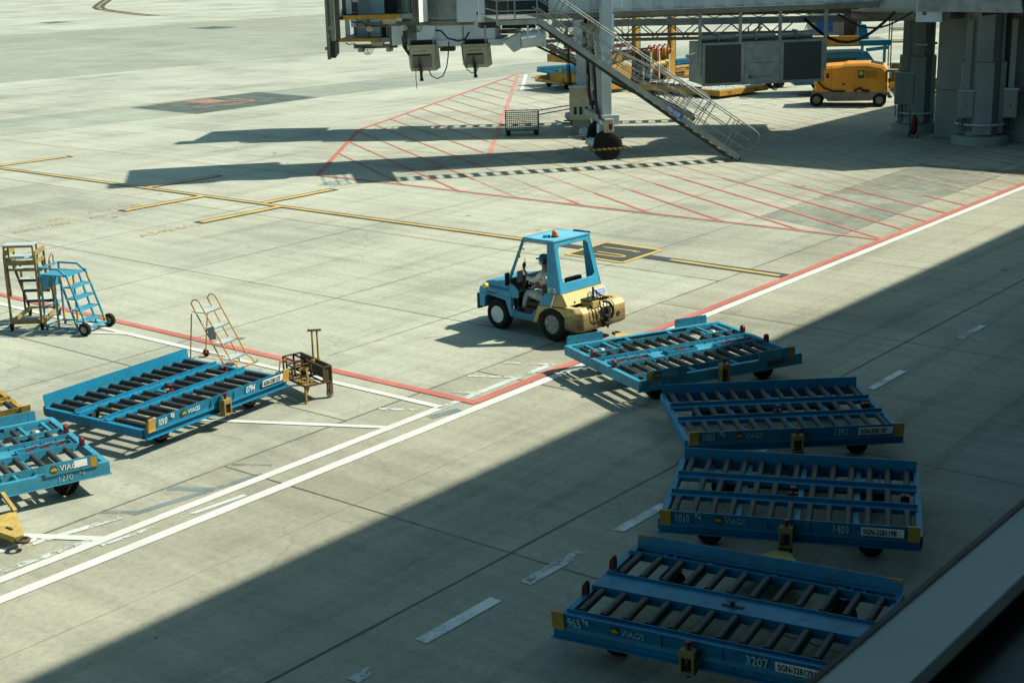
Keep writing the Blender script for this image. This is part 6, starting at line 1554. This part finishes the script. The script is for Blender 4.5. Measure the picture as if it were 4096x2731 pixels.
for k in range(4): MB().path([(2.0 + 0.4 * k, 6.9, 1.9), (2.1 + 0.4 * k, 6.7, 2.2), (2.3 + 0.4 * k, 6.7, 2.1), (2.35 + 0.4 * k, 6.8, 1.6)], 0.05, 6).build('red_hose', RH, cl)
b = MB()
for x in (3.7, 4.2, 4.7): b.cyl((x, 10.3, 1.8), (x, 10.3, 4.3), 0.03, 6)
for z in (2.3, 2.8, 3.3, 3.8, 4.3): b.cyl((3.7, 10.3, z), (4.7, 10.3, z), 0.022, 6)
b.build('guard_railing', YEL, cl)
MB().box(0.6, 3.4, 10.7, 11.7, 2.0, 2.6).build('operator_station', YEL, cl, bevel=0.02)
MB().box(1.4, 2.3, 10.75, 11.65, 2.61, 3.6).build('operator_seat', KHAKI, cl, bevel=0.02)
for x in (-1.0, 1.4, 3.6):
    MB().lathe([(0.1, -0.13), (0.36, -0.13), (0.40, -0.08), (0.40, 0.08), (0.36, 0.13), (0.1, 0.13)], (x, 7.75, 0.40), 'y', 22).build('wheel', RUBBER, cl)

# towed steps frame behind the loader
ts = thing('maintenance_stand', 'olive tubular frame with sloping braces behind the right loader post', 'stand', (74.0, 43.2, 0), R(-20))
MB().beam((0, 0, 0.9), (1.9, 0, 2.6), 0.08).beam((0.2, 0, 0.8), (2.2, 0, 2.6), 0.08).beam((2.0, 0, 0), (2.0, 0, 2.8), 0.10).beam((1.2, 0, 1.5), (1.2, 0, 2.6), 0.07).box(0.8, 2.2, -0.1, 0.5, 1.18, 1.24).beam((0.9, 0, 0.0), (0.9, 0, 1.2), 0.06).build('tube_frame', RUST, ts)
MB().cyl((1.0, 0.1, 1.36), (1.8, 0.1, 1.40), 0.12, 10).build('drum', KHAKI, ts)

# ------------------------------------------------------------------ blue belt loader with a container on it
bl = thing('baggage_lift_truck', 'blue lift truck with windows and raised roller deck behind the orange power unit', 'truck', (66.5, 34.9, 0), R(-52))
# x to the right, y away
CW = 4.6
MB().prism([(-0.3, 0.5), (-0.3, 2.02), (3.3, 2.05), (4.0, 1.1), (4.3, 0.5)], 0.0, 2.2).build('body', BLUE, bl, bevel=0.04)
for x0, x1 in ((-0.1, 0.5), (0.8, 2.75)):
    wi = MB().box(x0, x1, -0.02, -0.003, 1.15, 1.78).build('window', GLASSB, bl, bevel=0.02)
    b = MB()
    for k in range(3): b.box(x0 + 0.05, x1 - 0.05, -0.03, -0.021, 1.28 + 0.15 * k, 1.31 + 0.15 * k)
    b.build('window_slats', BLUE, wi)
MB().box(-0.3, 4.4, 0.0, 2.4, 2.42, 2.52).box(-0.3, 4.4, -0.08, 0.0, 2.35, 2.62).box(-0.2, 1.2, -0.1, 0.3, 2.10, 2.34).build('raised_deck', BLUE, bl, bevel=0.01)
MB().cyl((-0.6, -0.06, 2.62), (-0.3, -0.06, 2.62), 0.12, 12).build('deck_bumper', BLACK, bl)
b = MB()
for k in range(9): b.cyl((2.9 + 0.02 * k, 0.05 + 0.26 * k, 2.58), (4.3, 0.05 + 0.26 * k, 2.58), 0.045, 8)
b.build('deck_rollers', GALV, bl)
MB().beam((3.0, 0.0, 2.0), (3.0, 0.0, 2.42), 0.12).beam((4.1, 0.0, 0.4), (4.1, 0.0, 2.4), 0.12).beam((3.2, 0, 2.15), (4.3, 0, 2.25), 0.16).build('deck_strut', BLUE2, bl)
MB().box(0.2, 2.75, -0.35, -0.1, 2.42, 2.86).box(0.8, 1.2, -0.36, -0.352, 2.74, 2.84).build('operator_box', OCHRE, bl, bevel=0.015)
b = MB(); b.beam((0.0, -0.2, 2.86), (0.55, -0.2, 4.4), 0.045).beam((2.7, -0.2, 2.86), (2.7, -0.2, 4.6), 0.05).beam((0.3, -0.2, 3.62), (2.7, -0.2, 3.62), 0.04)
b.build('operator_railing', YEL, bl)
for x in (1.3, 3.3):
    for y in (0.1, 2.0): MB().lathe([(0.1, -0.12), (0.34, -0.12), (0.38, -0.08), (0.38, 0.08), (0.34, 0.12), (0.1, 0.12)], (x, y, 0.38), 'y', 22).build('wheel', RUBBER, bl)
uc = thing('air_container', 'grey air cargo container with a blue sticker standing on the blue deck', 'container', (66.5, 34.9, 0), R(-52))
co = MB().prism([(0.72, 2.86), (0.62, 3.06), (0.62, 3.95), (2.15, 3.95), (2.15, 2.86)], 0.5, 2.0).build('container_shell', GALV, uc, bevel=0.02)
MB().box(0.80, 1.62, 0.485, 0.499, 3.05, 3.55).build('blue_sticker', PLATEB, co)
MB().box(0.62, 2.15, 0.48, 0.499, 3.62, 3.90).build('name_band', PLATEW, co)
MB().prism([(2.2, 2.52), (3.3, 2.52), (3.1, 3.7), (2.9, 4.1), (2.4, 4.0)], 1.0, 2.0).build('tarpaulin_heap', paint('brown_cover', (0.12, 0.085, 0.04), 0.8, 0.3), bl, bevel=0.08)
MB().prism([(2.7, 2.52), (3.5, 2.52), (3.3, 3.35), (2.9, 3.35)], 0.6, 0.95).build('deck_seat', BLUE, bl, bevel=0.05)
sg = thing('signal_post', 'slim post with a small green lamp behind the power unit', 'post', (79.5, 41.2, 0), 0)
MB().cyl((0, 0, 0), (0, 0, 2.1), 0.05, 8).cyl((0, 0, 0), (0, 0, 0.05), 0.15, 12).build('post', GREY2, sg)
MB().cyl((0, 0, 2.1), (0, 0, 2.3), 0.09, 12).build('green_lamp', paint('green_lens', (0.02, 0.35, 0.16), 0.4, 0.1), sg)
yt = thing('yellow_trailer', 'olive yellow low trailer with drawbar left of the power unit', 'trailer', (68.8, 37.7, 0), R(-38))
MB().box(-2.2, 1.4, 0.0, 1.6, 0.60, 0.80).box(-2.2, 1.4, -0.05, 0.0, 0.52, 0.84).build('trailer_bed', OCHRE, yt)
MB().beam((1.4, 0.2, 0.6), (2.6, 0.9, 0.55), 0.08).beam((1.4, 1.5, 0.6), (2.6, 0.9, 0.55), 0.08).beam((2.2, 0.8, 0.0), (2.2, 0.8, 0.7), 0.07).build('drawbar', OCHRE, yt)
for x in (-1.6, 0.4):
    for y in (0.1, 1.5): MB().lathe([(0.08, -0.1), (0.27, -0.1), (0.30, -0.06), (0.30, 0.06), (0.27, 0.1), (0.08, 0.1)], (x, y, 0.30), 'y', 20).build('wheel', RUBBER, yt)
# scaffold-like stairs behind the first pillar
yg = thing('access_platform', 'tall ochre railing platform glimpsed between the loader deck and the pillar', 'platform', (70.5, 32.0, 0), R(-60))
b = MB()
for x in (0, 0.9, 1.8):
    for y in (0, 1.2): b.cyl((x, y, 0), (x, y, 4.6), 0.035, 6)
for z in (1.2, 2.4, 3.0, 3.5, 4.1, 4.6): b.cyl((0, 0, z), (1.8, 0, z), 0.03, 6); b.cyl((0, 1.2, z), (1.8, 1.2, z), 0.03, 6)
b.box(0, 1.8, 0, 1.2, 2.36, 2.44)
b.build('railing', KHAKI, yg)
MB().box(0.1, 1.0, 0.2, 1.0, 0.0, 1.3).build('equipment_bin', YEL, yg)
cn = thing('traffic_cone', 'small orange traffic cone far off on the open apron', 'cone', (89.5, 73.2, 0))
MB().lathe([(0.17, 0.03), (0.16, 0.05), (0.03, 0.72), (0.02, 0.74)], (0, 0, 0), 'z', 16).box(-0.2, 0.2, -0.2, 0.2, 0, 0.03).build('cone_body', CONEO, cn)
MB().lathe([(0.118, 0.26), (0.088, 0.42)], (0, 0, 0), 'z', 16).build('white_band', WHITE, cn)
# far walker
fp_ = thing('person', 'distant worker in dark grey trousers walking beyond the blue truck', 'person', (112.0, 53.6, 0), R(150))
ch = [[(0, 0, 0.98, 0.14, 'p'), (0, 0, 1.2, 0.13), (0, 0, 1.42, 0.10, 'n'), (0.01, 0, 1.52, 0.055), (0.02, 0, 1.64, 0.095), (0.02, 0, 1.72, 0.08)],
      ['p', (0.02, 0.10, 0.90, 0.09), (0.16, 0.10, 0.50, 0.06), (0.10, 0.10, 0.09, 0.045), (0.22, 0.10, 0.04, 0.035)],
      ['p', (-0.02, -0.10, 0.90, 0.09), (-0.10, -0.10, 0.50, 0.06), (-0.30, -0.10, 0.12, 0.045), (-0.20, -0.10, 0.05, 0.035)],
      ['n', (0, 0.19, 1.38, 0.05), (-0.08, 0.24, 1.10, 0.04), (0.02, 0.24, 0.88, 0.03), (0.04, 0.24, 0.80, 0.03, 'handL')],
      ['n', (0, -0.19, 1.38, 0.05), (0.05, -0.24, 1.10, 0.04), (0.18, -0.24, 0.92, 0.03), (0.22, -0.24, 0.85, 0.03, 'handR')]]
ch += fingers('L', (0.04, 0.24, 0.80), (0, 0, -1), (1, 0, 0), (0, -1, 0)) + fingers('R', (0.22, -0.24, 0.85), (0.2, 0, -1), (1, 0, 0), (0, 1, 0))
skin_body('body', ch, SKIN, fp_)
skin_body('shirt', [[(0, 0, 1.0, 0.155, 'a'), (0, 0, 1.2, 0.15), (0, 0, 1.40, 0.12, 'n')], ['n', (0, 0.19, 1.375, 0.07), (-0.05, 0.23, 1.18, 0.06)], ['n', (0, -0.19, 1.375, 0.07), (0.03, -0.23, 1.18, 0.06)]], CLOTH, fp_)
skin_body('trousers', [[(0, 0, 1.02, 0.15, 'a'), (0, 0, 0.95, 0.15, 'b')], ['b', (0.02, 0.10, 0.88, 0.105), (0.16, 0.10, 0.5, 0.08), (0.10, 0.10, 0.12, 0.07)], ['b', (-0.02, -0.10, 0.88, 0.105), (-0.10, -0.10, 0.5, 0.08), (-0.29, -0.10, 0.15, 0.07)]], DARK, fp_)
head_parts(fp_, 0.02, 0, 1.66, False, NAVY)

# ------------------------------------------------------------------ bridge pillars and terminal
WALLC = paint('concrete_wall', (0.33, 0.36, 0.34), 0.75, 0.45, (0.17, 0.18, 0.165), 0.8, streak=True)
COLC = paint('column_paint', (0.33, 0.37, 0.37), 0.6, 0.45, (0.18, 0.19, 0.18), 1.2, streak=True)
def pillar(label, x, y, rz, H, r, boxes, base=1.25):
    t = thing('bridge_pillar', label, 'pillar', (x, y, 0), rz, 'pillars carrying the boarding bridges')
    MB().lathe([(base, 0), (base, 0.30), (base - 0.03, 0.34), (r, 0.36)], (0, 0, 0), 'z', 40).build('base_plinth', WALLC, t)
    # octagonal shaft with flat pilasters on its faces
    b = MB(); n = 8; b.lathe([(r * 0.80, 0.3), (r * 0.80, H)], (0, 0, 0), 'z', 24); b.build('shaft', COLC, t)
    b = MB()
    for k in range(4):
        a = k * math.pi / 2; c, s = math.cos(a), math.sin(a); M_ = Matrix.Rotation(a, 4, 'Z')
        b.box(r * 0.72, r * 0.98, -r * 0.42, r * 0.42, 0.42, H * 0.62, M_)
        b.box(r * 0.72, r * 0.86, -r * 0.34, r * 0.34, H * 0.62, H, M_)
    b.build('pilaster', COLC, t, bevel=0.02)
    for (u, v, z0, w_, h_) in boxes:
        bb = MB().box(u - w_ / 2, u + w_ / 2, v - 0.16, v + 0.16, z0, z0 + h_).build('electrical_cabinet', COLC, t, bevel=0.02)
        MB().box(u - w_ / 2 + 0.04, u + w_ / 2 - 0.04, v - 0.175, v - 0.162, z0 + 0.05, z0 + h_ - 0.06).build('cabinet_door', COLC, bb)
        MB().cyl((u, v - 0.18, z0 + h_ * 0.45), (u, v - 0.16, z0 + h_ * 0.45), 0.03, 8).build('lock', BLACK, bb)
        MB().box(u - w_ / 2 - 0.03, u + w_ / 2 + 0.03, v - 0.2, v + 0.17, z0 + h_, z0 + h_ + 0.04).build('cabinet_lid', GREY, bb)
        for k in range(5): MB().path([(u - w_ / 2 + 0.06 + k * (w_ - 0.1) / 5, v, z0), (u - w_ / 2 + 0.06 + k * (w_ - 0.1) / 5 + rng.uniform(-.03, .03), v - 0.03, z0 - 0.25), (u - w_ / 2 + 0.08 + k * 0.1, v, z0 - 0.5)], 0.018, 5).build('cable', DARK, bb)
        MB().box(u - 0.10, u + 0.10, v - 0.05, v + 0.1, z0 + h_, H * 0.93).build('conduit_trunk', COLC, bb)
    rg = MB().path([(r * 1.16 * math.cos(a), r * 1.16 * math.sin(a), 0.80) for a in [i * math.pi / 14 for i in range(28)]], 0.035, 8, True)
    for k in range(4):
        a = math.pi / 4 + k * math.pi / 2; rg.beam((r * 0.7 * math.cos(a), r * 0.7 * math.sin(a), 0.8), (r * 1.16 * math.cos(a), r * 1.16 * math.sin(a), 0.8), 0.04)
    rg.build('guard_ring', GREY, t)
    return t
d0 = math.atan2(-0.36, -0.93)
pillar('front bridge pillar with cabinets on both sides and a pipe guard ring, in deep shade', 54.75, 21.1, R(-65), 5.0, 0.80, [(-0.62, -0.66, 1.05, 0.55, 1.0), (0.98, -0.42, 1.05, 0.50, 1.05)], 1.05)
pillar('rear bridge pillar between the power unit and the concrete wall', 56.9, 24.65, R(-65), 4.9, 0.72, [(-0.50, -0.60, 1.15, 0.74, 1.25)], 0.95)
rt = thing('rotunda', 'round grey rotunda head on the rear pillar where the bridges meet', 'rotunda', (55.9, 24.6, 0))
MB().lathe([(2.2, 4.85), (3.0, 5.1), (3.0, 8.1), (2.6, 8.4)], (0, 0, 0), 'z', 40).build('rotunda_drum', GREY, rt)
MB().lathe([(1.0, 4.5), (2.3, 4.6), (2.3, 4.9), (1.2, 5.0)], (0, 0, 0), 'z', 32).build('slewing_ring', TAUPE, rt)
b = MB().box(-3.2, -2.4, -2.6, -1.6, 4.62, 6.0).build('rotunda_box', GREY, rt)
crd = thing('terminal_corridor', 'dark corridor block over the front pillar with cables hanging below', 'corridor', (52.6, 17.4, 0))
MB().box(0, 2.98, 0, 5.5, 5.0, 8.6).build('corridor_shell', GREY2, crd)
MB().box(0.1, 2.9, 0.4, 0.55, 4.86, 4.99).box(0.1, 2.9, 3.1, 3.25, 4.86, 4.99).box(0.1, 2.9, 5.2, 5.35, 4.86, 4.99).build_each('floor_beam', TAUPE, crd)
def hang(p, q, sag, r, par, n=10):
    p, q = Vector(p), Vector(q)
    MB().path([(p + (q - p) * (i / n) + Vector((0, 0, -sag * math.sin(math.pi * i / n)))) for i in range(n + 1)], r, 6).build('hanging_cable', BLACK, par)
hang((-0.4, 6.2, 5.0), (-1.0, 9.6, 4.75), 1.0, 0.06, crd)
hang((-0.2, 5.6, 5.0), (-0.6, 8.4, 4.9), 0.55, 0.04, crd)
hang((0.6, -0.1, 5.0), (1.6, 2.1, 4.5), 0.8, 0.035, crd)
hang((2.6, -0.6, 5.2), (1.6, 2.1, 4.5), 0.9, 0.03, crd)
hang((0.9, 1.2, 4.5), (1.2, 0.9, 4.6), 2.2, 0.05, crd)
hang((1.0, 0.5, 4.6), (1.2, 0.2, 4.6), 1.5, 0.05, crd)
fx = thing('fire_extinguisher_cart', 'small red wheeled fire extinguisher at the foot of the wall corner', 'extinguisher', (55.1, 23.9, 0))
MB().lathe([(0.02, 0.10), (0.13, 0.14), (0.13, 0.72), (0.05, 0.86), (0.03, 0.92)], (0, 0, 0), 'z', 16).build('cylinder', DRED, fx)
MB().beam((0.0, 0.16, 0.1), (0.05, 0.22, 1.05), 0.03).build('cart_handle', DARK, fx)
for y in (-0.18, 0.18): MB().lathe([(0.02, -0.02), (0.12, -0.02), (0.13, 0), (0.12, 0.02), (0.02, 0.02)], (-0.08, y, 0.13), 'y', 14).build('cart_wheel', RIMD, fx)
cw_ = thing('concrete_core', 'tall bare concrete wall block standing behind the pillars at the right edge', 'wall', (55.6, 23.3, 0))
HWc = 9.7
b = MB(); b.box(0, 22, -26, 0, 0, HWc); b.build('wall_block', WALLC, cw_, bevel=0.03)
b = MB()
for z in (1.85, 5.2, 7.4): b.box(-0.012, -0.002, -26, 0, z, z + 0.02)
b.build('formwork_joint', DARK, cw_)
MB().box(-0.30, -0.01, -3.9, -3.35, 3.4, 4.5).build('wall_box', WALLC, cw_)
MB().box(-1.0, -0.01, 0.02, 0.5, 3.6, 3.68).beam((-0.9, 0.3, 3.6), (-0.1, 0.3, 3.3), 0.04).build('lamp_bracket', GREY2, cw_)

tb = thing('terminal_building', 'terminal facade the photograph is taken from, with roof overhang and dark panels', 'building', (0, 0, 0))
MB().box(-60, 55.5, 0.86, 1.01, 0, 6.93).build('spandrel_panel', SPAND, tb)
MB().box(-60, 78, -30, 6.11, 13.0, 13.4).build('roof_slab', FACADE, tb)
MB().box(-60, 78, -30.2, -30, 0, 13.0).build('back_wall', FACADE, tb)
MB().box(-60.2, -60, -30, 6.0, 0, 13.0).build('end_wall', FACADE, tb)
MB().box(-60, 78, -29.9, 0.80, 6.2, 6.5).build('floor_slab', FACADE, tb)
MB().box(-60, 55.5, 0.86, 1.1, 11.6, 12.99).build('fascia', FACADE, tb)
wf = thing('window_ledge', 'out of focus grey aluminium window ledge with black seals crossing the bottom right corner', 'window ledge', (0, 0, 0))
MB().box(-8, 55, 0.866, 0.990, 6.94, 7.0).build('ledge', FRAMEG, wf)
MB().box(-8, 55, 0.9905, 1.003, 6.94, 7.002).build('gasket', BLACK, wf)
MB().box(-8, 55, 0.842, 0.8655, 6.93, 7.001).build('gasket', BLACK, wf)
def mring(x0, x1, z): return [(x0, 0.80, z), (x1, 0.80, z), (x1, 0.899, z), (x0, 0.899, z)]
MB().box(-8, 55, -0.1, 0.8415, 6.90, 6.965).build('inner_sill', paint('dark_slate_sill', (0.30, 0.42, 0.50), 0.5, 0.1), wf)
mo = MB().loft([mring(0.40, 0.54, 11.55), mring(2.46, 2.60, 8.10), mring(2.75, 2.89, 7.60), mring(3.08, 3.22, 7.01)]).build('window_mullion', BLACK); tag(mo, 'slanting black window mullion at the top right corner', 'mullion')
